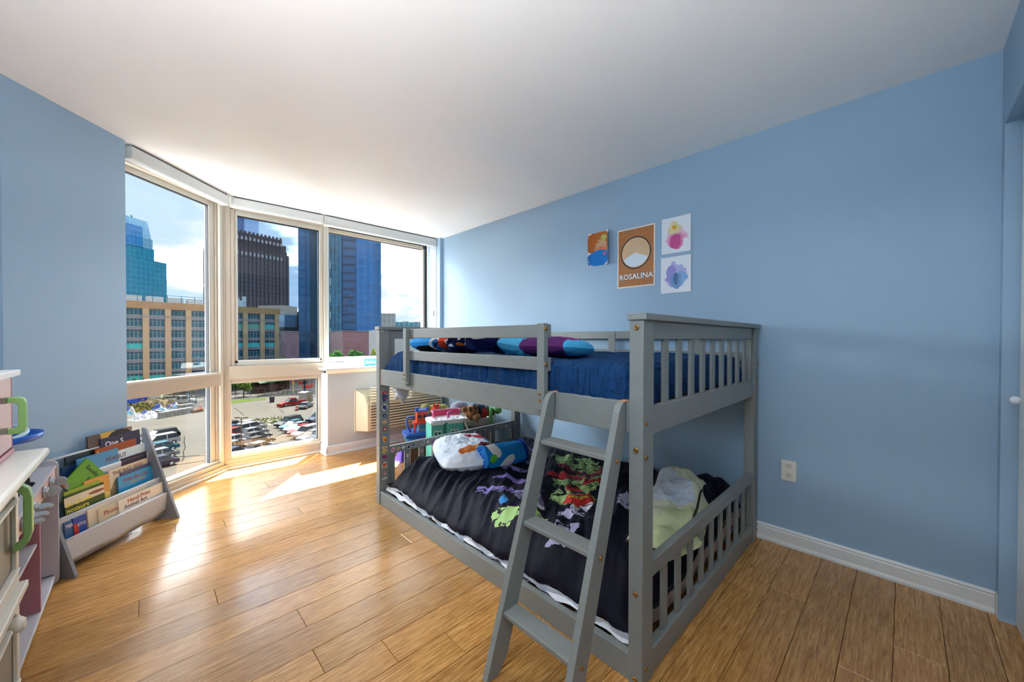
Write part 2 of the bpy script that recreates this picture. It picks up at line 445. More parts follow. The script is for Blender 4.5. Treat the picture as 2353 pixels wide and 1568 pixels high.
# floor: subfloor plus one object per plank
floor = struct('floor', (0, 0, 0), 'glossy strand bamboo plank floor')
outline = [(-.78, YB - .12), (XR + .1, YB - .12), (XR + .1, YW + .06), (.48, YW + .06)]
q = W1O + W1D * 1.12 + W1N * .08
outline += [(q.x, q.y), (WLA.x - .1, WLA.y + .12), (-.78, 3.08)]
MB().prism([(x, y, -.12) for x, y in outline], (0, 0, .111)).build('subfloor', mat('subfloor_dark', '2a1c10', .9), floor)
PITCH_Y = .1405; Y_FIRST = -.26
known = {18: [-.03], 17: [.226], 12: [.452], 11: [.663], 10: [.866], 23: [.358], 22: [.763], 27: [.703], 21: [.978], 20: [1.125],
         16: [1.11], 24: [.124], 30: [1.017], 9: [1.187], 8: [1.296], 1: [2.09], 0: [2.277], 2: [1.815]}
def left_limit(y):
    if y < WLA.y: return XL - .06
    t = (y - WLA.y) / WLD.y; xw = WLA.x + WLD.x * t - .10
    s = (y - W1O.y) / W1D.y; xg = W1O.x + W1D.x * s - .03
    return min(xw, xg) if y < WLB.y else xg
rp = random.Random(3)
for k in range(-1, 33):
    y0 = Y_FIRST + PITCH_Y * k; y1 = y0 + PITCH_Y
    y0c = max(y0, YB - .06); y1c = min(y1, YW + .02)
    if y1c - y0c < .01: continue
    x0 = left_limit(y0c) if y0c > WLB.y - .2 else left_limit(min(y0c, WLA.y - .01)); x1 = XR + .05
    base = known.get(k, [rp.uniform(.2, 2.0)])[0]
    js = sorted(x for x in (base + 1.83 * i for i in range(-3, 4)) if x0 + .05 < x < x1 - .05)
    xs = [x0] + js + [x1]
    for a, b in zip(xs, xs[1:]):
        g = .0008; c = .0010
        mb = MB(); za, zb = -.009, 0.
        lo = [(a + g, y0c + g), (b - g, y0c + g), (b - g, y1c - g), (a + g, y1c - g)]
        hi = [(a + g + c, y0c + g + c), (b - g - c, y0c + g + c), (b - g - c, y1c - g - c), (a + g + c, y1c - g - c)]
        vs = [(x, y, za) for x, y in lo] + [(x, y, zb - c) for x, y in lo] + [(x, y, zb) for x, y in hi]
        fs = [(8, 9, 10, 11)] + [(i, (i + 1) % 4, 4 + (i + 1) % 4, 4 + i) for i in range(4)] + [(4 + i, 4 + (i + 1) % 4, 8 + (i + 1) % 4, 8 + i) for i in range(4)]
        mb.add(vs, fs).build('plank', M_BAMBOO, floor)

# ceiling and walls
o = MB().prism([(x, y, H) for x, y in outline], (0, 0, .12)).build('ceiling', M_CEIL); o['kind'] = 'structure'
o = MB().box((XR, YB - .1, -.12), (XR + .1, YW + .06, H)).build('wall_right', M_BLUE); o['kind'] = 'structure'; o['label'] = 'long pale blue wall behind the bunk bed'
# little pier and white strip where the right wall meets the window
mb = MB().box((XR - .05, 3.985, 0), (XR, YW, H))
o = mb.build('wall_pier', M_BLUE, bevel=.003); o['kind'] = 'structure'; o['label'] = 'narrow blue pier between window and right wall'
o = MB().box((XR - .056, 4.06, .9), (XR - .0505, 4.2, H - .02)).build('trim_1', mat('pier_strip_paint', 'b4bec6', .5)); o['kind'] = 'structure'
o = MB().prism([WLA, WLB, WLB + WLN * .09, WLB + WLN * .09 - WLD * .02, WLA + WLN * .09], (0, 0, H)).build('wall_left', M_BLUE); o['kind'] = 'structure'; o['label'] = 'pale blue slanted wall beside the floor-length window'
# return of the slanted wall back to the window plane
s = (WLB - W1O).dot(W1N); e1 = WLB - W1N * s
mb = MB().prism([WLB + WLN * .02 - WLD * .1, WLB + WLN * .02, e1 + W1N * .02, e1 + W1N * .02 + W1D * .1], (0, 0, H))
o = mb.build('wall_return', M_BLUE); o['kind'] = 'structure'
o = MB().box((XL - .1, WLA.y, 0), (WLA.x, WLA.y + .09, H)).build('wall_jog', M_BLUE); o['kind'] = 'structure'
o = MB().box((XL - .1, YB - .1, -.12), (XL, WLA.y, H)).build('wall_side', M_BLUE); o['kind'] = 'structure'
CX0, CX1, CZ = .85, 2.6, 2.1
mb = MB().box((CX1, YB - .1, 0), (XR, YB, H)).box((CX0, YB - .1, CZ), (CX1, YB, H)).box((XL, YB - .1, 0), (CX0, YB, H)).box((CX0, YB - .2, 0), (CX1, YB - .1, CZ))
o = mb.build('wall_back', M_BLUE); o['kind'] = 'structure'; o['label'] = 'blue wall with closet opening at its end'
# sill wall under the right-hand window
SW = 4.07; SX = 1.325
o = MB().box((SX, SW, 0), (XR - .051, YW - .002, .832)).build('wall_far', M_SILLWALL); o['kind'] = 'structure'; o['label'] = 'low grey wall under the window holding the air conditioner'

# baseboards
def base_profile(t=.016, h=.096):
    return [(0, 0), (t + .006, 0), (t + .006, .012), (t + .002, .022), (t, .024), (t, h - .022), (t - .003, h - .016), (t - .001, h - .008), (t - .006, h), (0, h)]
def baseboard(name, A, B, inward):
    A, B, n = V(A), V(B), V(inward)
    pts = [A + n * p + V((0, 0, z)) for p, z in base_profile()]
    o = MB().prism(pts, B - A).build(name, M_TRIM); o['kind'] = 'structure'; return o
baseboard('baseboard_right', (XR, YB + .004, 0), (XR, 3.984, 0), (-1, 0, 0))
baseboard('baseboard_far', (SX - .016, SW, 0), (XR - .052, SW, 0), (0, -1, 0))
baseboard('baseboard_end', (SX, SW - .016, 0), (SX, YW - .03, 0), (-1, 0, 0))
baseboard('baseboard_left', WLA, WLB, -WLN)
baseboard('baseboard_side', (XL, YB, 0), (XL, WLA.y, 0), (1, 0, 0))
o = MB().box((XR - .052, YB - .034, 0), (XR - .004, YB + .0035, .1)).build('baseboard_return', M_TRIM, bevel=.004); o['kind'] = 'structure'

# window sill and apron
sill = MB().box((SX - .03, SW - .045, .868), (XR - .052, YW - .001, .89))
o = sill.build('trim_sill', M_TRIM, bevel=.004); o['kind'] = 'structure'; o['label'] = 'white painted window sill board'
pts = [(SX - .022, SW - .036, .868), (SX - .022, SW - .03, .86), (SX - .012, SW - .012, .838), (SX - .008, SW - .002, .833), (SX - .008, SW + .02, .833), (SX - .008, SW + .02, .868)]
o = MB().prism(pts, (XR - .056 - SX, 0, 0)).build('trim_apron', mat('apron_cream', 'e9ded4', .45)); o['kind'] = 'structure'

# closet bifold doors in the back wall
M_DOOR = mat('closet_door_white', 'e6eaec', .42, vary=.02)
for k in range(3):
    a = CX1 - .012 - .57 * (k + 1); b = CX1 - .012 - .57 * k - .004
    d = struct('door_%d' % (k + 1), (a, YB - .075, 0), 'white moulded bifold closet door leaf')
    MB().box((a, YB - .075, .012), (b, YB - .045, CZ - .02)).build('leaf', M_DOOR, d, bevel=.004)
    for z0, z1 in ((.18, .72), (.82, 1.35), (1.45, 1.94)):
        c = .022
        mb = MB(); p = [(a + .1, z0), (b - .1, z0), (b - .1, z1), (a + .1, z1)]; pi = [(a + .1 + c, z0 + c), (b - .1 - c, z0 + c), (b - .1 - c, z1 - c), (a + .1 + c, z1 - c)]
        vs = [(x, YB - .0449, z) for x, z in p] + [(x, YB - .035, z) for x, z in pi]
        mb.add(vs, [(4, 5, 6, 7)[::-1]] + [(i, (i + 1) % 4, 4 + (i + 1) % 4, 4 + i)[::-1] for i in range(4)])
        mb.build('raised_panel', M_DOOR, d)
    MB().ball(((a + b) / 2 + .2, YB - .025, .95), (.016, .016, .016)).build('knob', M_DOOR, d)

# ------------------------------------------------------------------ windows
def bars(P0, A, Nn):
    """box in window-plane coordinates: a along the wall, z up, d outwards"""
    def f(mb, a0, a1, z0, z1, d0, d1, m=0):
        c = P0 + A * ((a0 + a1) / 2) + Nn * ((d0 + d1) / 2) + V((0, 0, (z0 + z1) / 2))
        return mb.obox(c, A * (abs(a1 - a0) / 2), Nn * (abs(d1 - d0) / 2), V((0, 0, abs(z1 - z0) / 2)), m)
    return f
def window(name, label, P0, A, Nn, pieces):
    w = struct(name, P0, label); f = bars(P0, A, Nn)
    for nm, mt, *r in pieces:
        mb = MB()
        for q in r: f(mb, *q)
        mb.build(nm, mt, w, bevel=0 if nm == 'glass_pane' else .0025)
    return w
A2 = V((1, 0, 0)); N2 = V((0, 1, 0)); O2 = V((0, YW, 0))
window('window_2', 'fixed window with a screened upper pane and a clear lower pane', O2, A2, N2, [
    ('frame_post', M_FRAME, (.498, .556, .0, H, -.004, .09)),
    ('frame_jamb', M_FRAME, (.556, .585, .94, 2.40, .0, .09)),
    ('frame_head', M_FRAME, (.556, 1.335, 2.372, H, .0, .09)),
    ('sash_stile', M_FRAME2, (.585, .612, .965, 2.372, .012, .07)),
    ('sash_stile', M_FRAME2, (1.318, 1.336, .965, 2.372, .012, .07)),
    ('sash_rail', M_FRAME2, (.612, 1.318, 2.332, 2.372, .012, .07)),
    ('sash_rail', M_FRAME2, (.585, 1.336, .942, .989, .012, .07)),
    ('gasket', M_DARKGASKET, (.612, 1.318, 2.326, 2.332, .03, .07), (1.311, 1.318, .989, 2.33, .03, .07), (.612, 1.318, .985, .99, .03, .07)),
    ('glass_pane', M_SCREEN, (.610, 1.32, .985, 2.334, .045, .049)),
    ('transom_panel', M_FRAME, (.54, 1.352, .818, .94, -.016, .09)),
    ('lower_head', M_FRAME, (.556, 1.345, .778, .818, .0, .09)),
    ('lower_stile', M_FRAME, (1.300, 1.3245, .06, .778, .0, .09)),
    ('lower_stile', M_FRAME, (.556, .5605, .06, .778, .012, .09)),
    ('glazing_bead', M_FRAME2, (.556, 1.30, .118, .137, .008, .05)),
    ('lower_rail', M_FRAME2, (.556, 1.3245, .088, .118, -.006, .09)),
    ('lower_rail', M_FRAME, (.51, 1.3245, .05, .088, -.010, .09)),
    ('gasket', M_DARKGASKET, (1.294, 1.30, .137, .778, .02, .06), (.5605, 1.30, .137, .141, .03, .06)),
    ('glass_pane', M_GLASS, (.556, 1.302, .135, .78, .045, .049)),
    ('kick_board', M_FRAME, (.51, 1.3245, .0, .05, -.012, .09)),
    ('base_shoe', M_TRIM, (.515, 1.3085, .0, .020, -.024, -.0125)),
])
window('window_3', 'screened sliding window above the white sill', O2, A2, N2, [
    ('mullion', M_FRAME, (1.336, 1.350, .89, H, .0, .09), ),
    ('mullion', M_FRAME2, (1.353, 1.372, .89, H, -.004, .09)),
    ('frame_jamb', M_FRAME2, (1.372, 1.405, .93, 2.40, -.002, .09)),
    ('frame_head', M_FRAME, (1.372, 2.609, 2.388, H, .0, .09)),
    ('track_groove', M_DARKGASKET, (1.405, 2.609, 2.376, 2.388, .01, .09), (2.574, 2.6045, .93, 2.388, .006, .09)),
    ('sash_rail', M_FRAME, (1.405, 2.574, 2.338, 2.376, .012, .07)),
    ('sash_stile', M_FRAME, (2.548, 2.574, .93, 2.376, .012, .07)),
    ('sash_rail', M_FRAME2, (1.405, 2.574, .937, .991, .012, .07)),
    ('bottom_rail', M_TRIM, (1.352, 2.605, .891, .937, -.006, .09)),
    ('gasket', M_DARKGASKET, (1.405, 2.548, 2.333, 2.338, .03, .07)),
    ('glass_pane', M_GLASS, (1.403, 2.550, .989, 2.34, .045, .049)),
    ('frame_jamb', M_FRAME, (2.6045, 2.609, .89, 2.388, .0, .09)),
    ('latch', mat('latch_metal', '6a6a6a', .35, .9), (1.475, 1.56, .936, .942, .0, .012)),
])
window('window_1', 'tall clear window on the slanted side of the bay', W1O, W1D, W1N, [
    ('frame_post', M_FRAME, (-.012, .022, .0, H, .0, .09)),
    ('frame_post', M_FRAME2, (.022, .058, .0, H, .008, .09)),
    ('jamb_reveal', M_FRAME, (.058, .075, .05, 2.42, .030, .09)),
    ('sash_stile', M_FRAME2, (.075, .130, .885, 2.385, .045, .09)),
    ('sash_stile', M_FRAME2, (.075, .126, .10, .80, .045, .09)),
    ('frame_head', M_FRAME, (.022, 1.1, 2.395, H, .0, .09)),
    ('sash_rail', M_FRAME2, (.075, 1.1, 2.355, 2.395, .045, .09)),
    ('gasket', M_DARKGASKET, (.130, 1.1, 2.349, 2.355, .05, .08), (.128, .134, .887, 2.35, .05, .08), (.125, .131, .10, .767, .05, .08)),
    ('glass_pane', M_GLASS, (.128, 1.1, .885, 2.353, .06, .064)),
    ('transom_panel', M_FRAME, (.06, 1.1, .787, .872, .004, .09)),
    ('transom_cap', M_FRAME2, (.06, 1.1, .872, .889, .004, .075)),
    ('transom_panel', M_FRAME, (.06, 1.1, .769, .787, .012, .09)),
    ('glass_pane', M_GLASS, (.125, 1.1, .09, .772, .06, .064)),
    ('lower_rail', M_FRAME2, (.058, 1.1, .082, .10, .02, .09)),
    ('lower_rail', M_FRAME, (.04, 1.1, .05, .082, .0, .09)),
    ('kick_board', M_FRAME, (.005, 1.1, .0, .05, -.012, .09)),
    ('base_shoe', M_TRIM, (.012, 1.06, .0, .020, -.024, -.0125)),
])
# roller blind cassettes
def cassette(name, label, A, B, inward, drop=.082):
    A, B, n = V(A), V(B), V(inward).normalized()
    t = thing(name, label, 'roller blind', ((A + B) / 2).to_tuple()[:2] + (H - .014 - drop,), group='roller blind cassettes along the windows')
    z1 = H - .012; z0 = z1 - drop
    prof = [(-.065, z1), (0, z1), (.004, z1 - .006), (.004, z0 + .03), (.001, z0 + .008), (-.006, z0), (-.02, z0 + .002), (-.065, z0 + .004)]
    d = (B - A).normalized()
    P = [A + d * .009 + n * p + V((0, 0, z)) for p, z in prof]
    MB().prism(P, (B - A) - d * .018).build('cassette', M_BLIND, t)
    for e, s in ((A, 1), (B, -1)):
        P = [e + n * (p * 1.03) + V((0, 0, z)) for p, z in prof]
        MB().prism(P, d * .008 * s).build('end_cap', mat('blind_end_cap', 'd2d2cf', .4), t)
    MB().box((0, 0, 0), (0, 0, 0)) if False else None
    c = (A + B) / 2 - n * .03
    MB().obox((c.x, c.y, H - .006), d * ((B - A).length / 2 - .02), n * .025, (0, 0, .006)).build('bracket', mat('bracket_grey', '55565a', .6), t)
    return t
cassette('roller_blind', 'white blind cassette over the tall slanted window', (-.06, 3.452, 0), (.527, 4.083, 0), -W1N)
cassette('roller_blind', 'white blind cassette over the screened fixed window', (.541, 4.088, 0), (1.283, 4.052, 0), (0, -1, 0))
cassette('roller_blind', 'white blind cassette over the window above the sill', (1.300, 4.050, 0), (2.600, 4.045, 0), (0, -1, 0), .092)
bl3 = [o for o in COL.objects if o.name.startswith('roller_blind')][-1]
MB().tube([(2.596, 4.075, 2.34), (2.600, 4.10, 1.95), (2.601, 4.11, 1.55)], .0012, 5).build('pull_cord', mat('cord_white', 'd8d8d6', .6), bl3)
MB().lathe([(.004, 0), (.006, .01), (.006, .06), (.003, .07)], (2.5985, 4.11, 1.48), 10).build('cord_weight', mat('cord_weight_grey', '9a9ea2', .4), bl3)
# sky portals in the window openings (sampling guides only)
def portal(P, A, Nn, w, h, z):
    d = bpy.data.lights.new('window_portal', 'AREA'); d.shape = 'RECTANGLE'; d.size = w; d.size_y = h; d.cycles.is_portal = True
    o = bpy.data.objects.new('window_portal', d); COL.objects.link(o)
    zz = Nn.normalized()      # light looks along -Z: into the room
    M4 = Matrix((A, zz.cross(A), zz)).transposed().to_4x4(); M4.translation = V(P) + V((0, 0, z)) + zz * .1
    o.matrix_world = M4
portal((.94, YW, 0), A2, N2, .8, 2.36, 1.25)
portal((1.98, YW, 0), A2, N2, 1.22, 1.46, 1.66)
portal(W1O + W1D * .55, -W1D, W1N, 1.0, 2.36, 1.25)
# ================================================================== bunk bed
def wood_grey():
    m, nt, b = newmat('grey_painted_wood'); L = nt.links
    tc = N(nt, 'ShaderNodeTexCoord'); mp = N(nt, 'ShaderNodeMapping'); mp.inputs['Scale'].default_value = (14, 3, 14)
    L.new(tc.outputs['Object'], mp.inputs[0])
    n = N(nt, 'ShaderNodeTexNoise'); n.inputs['Scale'].default_value = 6; n.inputs['Detail'].default_value = 5; L.new(mp.outputs[0], n.inputs['Vector'])
    mx = N(nt, 'ShaderNodeMix', data_type='RGBA'); mx.inputs['A'].default_value = (*srgb('777a77'), 1); mx.inputs['B'].default_value = (*srgb('868986'), 1)
    L.new(n.outputs['Fac'], mx.inputs['Factor']); L.new(mx.outputs['Result'], b.inputs['Base Color'])
    bp = N(nt, 'ShaderNodeBump'); bp.inputs['Strength'].default_value = .08; bp.inputs['Distance'].default_value = .002
    L.new(n.outputs['Fac'], bp.inputs['Height']); L.new(bp.outputs['Normal'], b.inputs['Normal'])
    b.inputs['Roughness'].default_value = .42
    return m
M_BED = wood_grey()
M_BRASS = mat('brass_bolt', 'a87a44', .35, 1.0)
M_STEEL = mat('zinc_bolt', 'c9c9c6', .3, .9)
M_RAWWOOD = mat('raw_wood_patch', 'c98f72', .6)
BX0, BX1, BY0, BY1 = 1.2, 2.636, .608, 2.662
bed = thing('bunk_bed', 'low grey wooden bunk bed with slatted ends standing along the blue wall', 'bed', (BX0, BY0, 0))
def bpart(name, a, b, m=M_BED, bev=.003, parent=None):
    return MB().box(a, b).build(name, m, parent or bed, bevel=bev)
PW, PD = .052, .078                                             # post width along Y, depth along X
def post(x0, y0): return bpart('post', (x0, y0, 0), (x0 + PD, y0 + PW, 1.257))
p_fr = post(BX0, BY0); p_br = post(BX1 - PD, BY0); p_fl = post(BX0, BY1 - PW); p_bl = post(BX1 - PD, BY1 - PW)
def bolt(parent, c, ax, r=.0085, m=M_BRASS):
    MB().lathe([(r, 0), (r, .002), (r * .8, .0045), (r * .42, .005), (r * .4, .002)], c, 14, ax=ax).build('bolt', m, parent)
# caps over both ends
for y0 in (BY0 - .012, BY1 - PW - .006):
    bpart('end_cap_rail', (BX0 - .006, y0, 1.257), (BX1 + .006, y0 + PW + .018, 1.281))
# ends: top rail, long slats, rails
for y0, side in ((BY0 + .012, 'r'), (BY1 - PW + .014, 'l')):
    y1 = y0 + .024
    bpart('end_top_rail', (BX0 + PD, y0, 1.192), (BX1 - PD, y1, 1.257))
    bpart('end_upper_rail', (BX0 + PD, y0 - .004, .855), (BX1 - PD, y1 + .002, .953))
    bpart('end_middle_rail', (BX0 + PD, y0 - .004, .345), (BX1 - PD, y1 + .002, .402))
    bpart('end_lower_rail', (BX0 + PD, y0 - .006, 0.0), (BX1 - PD, y1 + .004, .09))
    bpart('end_stile', (BX0 + PD, y0, .953), (BX0 + PD + .026, y1, 1.192)); bpart('end_stile', (BX1 - PD - .026, y0, .953), (BX1 - PD, y1, 1.192))
    bpart('end_stile', (BX0 + PD, y0, .09), (BX0 + PD + .026, y1, .345)); bpart('end_stile', (BX1 - PD - .026, y0, .09), (BX1 - PD, y1, .345))
    for i in range(9):
        xc = 1.418 + .1278 * i
        if side == 'l': xc = 1.307 + .1235 * i
        if xc > BX1 - PD - .03: continue
        bpart('slat', (xc - .022, y0 + .006, .950), (xc + .022, y1 - .006, 1.195), bev=.002)
        bpart('slat', (xc - .022, y0 + .006, .087), (xc + .022, y1 - .006, .348), bev=.002)
# long rails, front and back
YA, YZ = BY0 + PW, BY1 - PW
bpart('long_rail', (BX0 + .008, YA, .862), (BX0 + .034, YZ, .973)); bpart('long_rail', (BX1 - .034, YA, .862), (BX1 - .008, YZ, .973))
bpart('lower_long_rail', (BX0 + .006, YA, 0), (BX0 + .034, YZ, .092)); bpart('lower_long_rail', (BX1 - .034, YA, 0), (BX1 - .006, YZ, .092))
# support ledges with slat boards under both mattresses
for z in (.05, .885):
    bpart('ledge', (BX0 + .034, YA, z), (BX0 + .06, YZ, z + .02), bev=0); bpart('ledge', (BX1 - .06, YA, z), (BX1 - .034, YZ, z + .02), bev=0)
    for i in range(12):
        y = YA + .06 + i * (YZ - YA - .12) / 11
        bpart('support_board', (BX0 + .036, y - .035, z + .0205), (BX1 - .036, y + .035, z + .035), M_BED, 0)
# front guard
GX = BX0 - .022
for ya, yb in ((2.184, 2.222), (1.031, 1.071)):
    g = bpart('guard_post', (GX, ya, .893), (BX0 + .006, yb, 1.258))
    for z in (.935, .962): bolt(g, (GX, (ya + yb) / 2 + .004, z), (-1, 0, 0), .006)
    bolt(g, (GX + .012, ya, .912 if ya > 2 else 1.235), (0, -1, 0), .008, M_STEEL if ya > 2 else M_BRASS)
    if ya < 2: bolt(g, (GX + .012, ya, 1.085), (0, -1, 0), .008)
bpart('guard_rail', (BX0 + .007, 1.032, 1.197), (BX0 + .026, 2.222, 1.255)); bpart('guard_rail', (BX0 + .007, 1.032, 1.057), (BX0 + .026, 2.222, 1.115))
# back guard against the wall
bpart('guard_rail', (BX1 - .03, YA, 1.194), (BX1 - .01, YZ, 1.253)); bpart('guard_rail', (BX1 - .03, YA, 1.057), (BX1 - .01, YZ, 1.113))
for y in (1.58, 2.30, .95): bpart('guard_post', (BX1 - .036, y - .03, .90), (BX1 - .03, y + .03, 1.25))
# bolts seen on the posts
for z, yy, mm in ((1.232, .025, M_BRASS), (.812, .025, M_BRASS), (.318, .025, M_BRASS), (.024, .025, M_BRASS)): bolt(p_fr, (BX0, BY0 + yy, z), (-1, 0, 0), .0092, mm)
for z, xx in ((.905, .022), (.787, .022), (.062, .024)): bolt(p_fr, (BX0 + xx, BY0, z), (0, -1, 0), .0082)
for z in (1.05, .96, .90): bolt(p_br, (BX1 - .02, BY0, z), (0, -1, 0), .007)
for z in (.09, .055): bolt(p_br, (BX1 - .014, BY0, z), (0, -1, 0), .006)
for z in (1.23, .84, .42, .05): bolt(p_fl, (BX0, BY1 - .022, z), (-1, 0, 0), .006, M_STEEL)
bolt(p_fl, (BX0 + .02, BY1 - PW, 1.245), (0, -1, 0), .008, M_STEEL)
MB().box((BX0 + .0075, YZ - .012, .862), (BX0 + .0078, YZ - .004, .973)).build('chipped_paint', M_RAWWOOD, p_fl)
# stickers stuck on the far post and far lower rail
def sticker(parent, c, nrm, w, h, kind, cols):
    """small flat vinyl sticker: white edge and a coloured blob"""
    n = V(nrm); a = V((1, 0, 0)); up = V((0, 0, 1)); c = V(c)
    def disc(k, off, r1, r2, seed):
        rr = random.Random(seed); pts = []
        for i in range(16):
            q = 2 * PI * i / 16; f = 1 + .12 * math.sin(q * (2 + seed % 3) + seed)
            pts.append(c + n * off + a * (r1 * f * math.cos(q)) + up * (r2 * f * math.sin(q)))
        return pts
    mb = MB(); s = kind
    mb.prism(disc(0, 0, w, h, s), n * .0006, 0); mb.prism(disc(0, .0006, w * .78, h * .78, s + 1), n * .0004, 1)
    mb.prism([p + V((w * .2, 0, -h * .2)) for p in disc(0, .001, w * .35, h * .3, s + 2)], n * .0003, 2)
    mb.build('sticker', [mat('stk_' + k, k, .4) for k in cols], parent)
STC = ['2a2f6e', 'c8342c', '3f8fb8', 'd8a13a', 'e8e6e0', '2f7a4d', '7b4a9c', 'd77aa0', 'e07a34', '1c2438']
zs = [(.80, .020, .011, ('8c2030', 'c23a46', 'ead6d2')), (.765, .022, .026, ('1c2650', '2a3f86', 'c23038')), (.695, .024, .022, ('e8e6e0', '202c66', '3850a0')),
      (.635, .019, .014, ('1c2650', '34408a', 'b9bcc4')), (.59, .019, .011, ('e7ddd0', 'd88a42', 'f0c060')), (.54, .018, .018, ('2c3052', 'd05048', 'f0e8e0')),
      (.465, .024, .034, ('2f7fc0', 'd8a03a', 'c83a30')), (.40, .022, .014, ('e0c890', 'caa24a', '8a8a8a')), (.375, .022, .012, ('e6d080', 'd0a040', '9a7a30')),
      (.335, .021, .013, ('50204a', '8a3070', 'c850a0')), (.275, .022, .022, ('f2eee6', 'c84a34', 'e8b060')), (.215, .009, .014, ('f0f0ee', 'c23a46', 'f0f0ee')), (.18, .024, .008, ('f0f0f0', '9a9ca0', 'f0f0f0'))]
for i, (z, w, h, c) in enumerate(zs): sticker(p_fl, (BX0 + .039, BY1 - PW, z), (0, -1, 0), w * .9, h, i, c)
rl = [o for o in bed.children if o.name.startswith('end_middle_rail')][-1]
rs = random.Random(11)
ysl = BY1 - PW + .010
for i in range(30):
    x = BX0 + PD + .03 + i * .0425
    if x > BX1 - PD - .03: break
    sticker(rl, (x, ysl, .372 + rs.uniform(-.006, .006)), (0, -1, 0), rs.uniform(.010, .017), rs.uniform(.010, .017), i, ('c9c9c9' if i % 3 else 'e8e6e0', rs.choice(STC), rs.choice(STC)))
sl = [o for o in bed.children if o.name.startswith('slat')]
for x, zz in ((1.432, .30), (1.432, .26), (1.432, .205), (1.556, .31), (1.556, .27), (1.556, .23)):
    s_ = min((o for o in sl if o.data.vertices[0].co.y > 1.5 and o.data.vertices[0].co.z < .5), key=lambda o: abs(o.data.vertices[0].co.x + .022 + BX0 - x))
    sticker(s_, (x, BY1 - PW + .02, zz), (0, -1, 0), .011, .014, int(zz * 100), ('e8e6e0', rs.choice(STC), rs.choice(STC)))

# ------------------------------------------------------------------ ladder
lad = thing('bed_ladder', 'grey wooden ladder hooked over the upper rail of the bunk bed', 'ladder', (.84, .84, 0))
LX0, LX1, LZ1 = .84, 1.172, .975
sl_ = (LX1 - LX0) / LZ1
def lx(z): return LX0 + sl_ * z
for y0, y1 in ((.990, 1.014), (.672, .696)):
    dp = .078
    pts = [(lx(0.) - .004, y0, 0.0), (lx(.94) - .004, y0, .94), (lx(.955) + .003, y0, .962), (lx(.97) + .016, y0, .9745), (1.196, y0, .9745), (1.196, y0, .86),
           (lx(.05) + dp, y0, .05), (lx(0.) + dp * .62, y0, 0.)]
    st = MB().prism(pts, (0, y1 - y0, 0)).build('stringer', M_BED, lad, bevel=.002)
    MB().box((1.1975, y0, .9735), (1.2375, y1, .9770)).box((1.2348, y0, .945), (1.2375, y1, .9735)).build('hook', M_RAWWOOD, lad)
    for z in (.79, .50, .206):
        bolt(st, (lx(z) + .035, y0, z - .012), (0, -1, 0), .008, M_BRASS)
for z in (.796, .507, .213):
    x = lx(z)
    MB().box((x + .002, .6955, z - .017), (x + .074, .9905, z)).build('rung', M_BED, lad, bevel=.003)

# ------------------------------------------------------------------ bedding
def fbm(x, y, z=0., o=4):
    return noise.fractal(V((x, y, z)), .9, 2.0, o)
M_SHEET = mat('white_sheet', 'e6e6ea', .8, bump=.1, bscale=20)
# lower mattress with pale fitted sheet
mt = thing('mattress', 'thin mattress with a pale fitted sheet on the lower bunk', 'mattress', (1.9, 1.6, .09))
MB().box((BX0 + .20, BY0 + .12, .0855), (BX1 - .10, BY1 - .16, .19)).build('mattress_pad', mat('mattress_tan', 'a8968a', .85, vary=.1), mt, bevel=.03, seg=3)
def sheet_edge(u, v):
    y = BY0 + .07 + (BY1 - BY0 - .14) * u
    w = .010 * math.sin(y * 23) + .008 * math.sin(y * 41 + 1)
    return (BX0 + .040 + .012 * v + .003 * math.sin(y * 60), y, .098 + .022 * v + w * (1 - v) * .6)
MB().grid(80, 3, sheet_edge).build('fitted_sheet', M_SHEET, mt)
# dark comforter with printed cartoon-like splashes (plain shapes only)
comf_marks = [
    ('8f7fc4', .22, .62, .05, .16, .10, .5), ('8f7fc4', .38, .74, .035, .12, .10, .6), ('8f7fc4', .52, .84, .03, .12, .10, .6), ('8f7fc4', .66, .95, .03, .10, .10, .7),
    ('8f7fc4', .95, 1.12, .03, .10, .08, .5), ('b4aecb', .30, .18, .08, .06, .10), ('a49fbe', .10, .08, .09, .05, .10), ('b9b4d0', .62, .02, .12, .07, .12), ('8f7fc4', .82, -.12, .10, .03, .1),
    ('a2c27c', .05, .42, .05, .09, .16), ('a2c27c', .12, .30, .06, .09, .16), ('a2c27c', .95, .60, .15, .22, .10), ('a2c27c', .70, .42, .20, .16, .12), ('a2c27c', .46, .30, .12, .14, .14),
    ('b32a34', .70, .50, .05, .15, .06, .5), ('c43030', .45, .24, .09, .07, .05), ('c43030', .58, .36, .06, .05, .08), ('8c2a38', .84, .46, .05, .20, .04, .2), ('8a4630', .98, .42, .07, .06, .06),
    ('181624', .80, .52, .025, .10, .1, .9), ('181624', .52, .42, .02, .09, .1, -.6), ('d8d4dc', .40, .16, .05, .03, .1), ('d8d4dc', .22, .36, .03, .05, .1), ('c43030', .72, .30, .03, .08, .08, .7), ('c8a03a', .47, .25, .012, .05, .05, .8),
    ('6d6684', .25, .44, .06, .09, .10), ('3f86c8', .12, .52, .03, .04, .12), ('20203a', .55, .30, .03, .03, .1),
]
def comforter_mat():
    m = printed('comforter_print', '131220', [(c, a + .10, b + .42, r1, r2, min(.45, g * 2.6), *k) for c, a, b, r1, r2, g, *k in comf_marks], .60, 'xy', bump=.35, bscale=18, nscale=14, warp=.16, ink=('15131f', 9, .022))
    return m
CX_A, CX_B, CY_A, CY_B = BX0 + .028, BX1 - .045, BY0 + .062, BY1 - .085
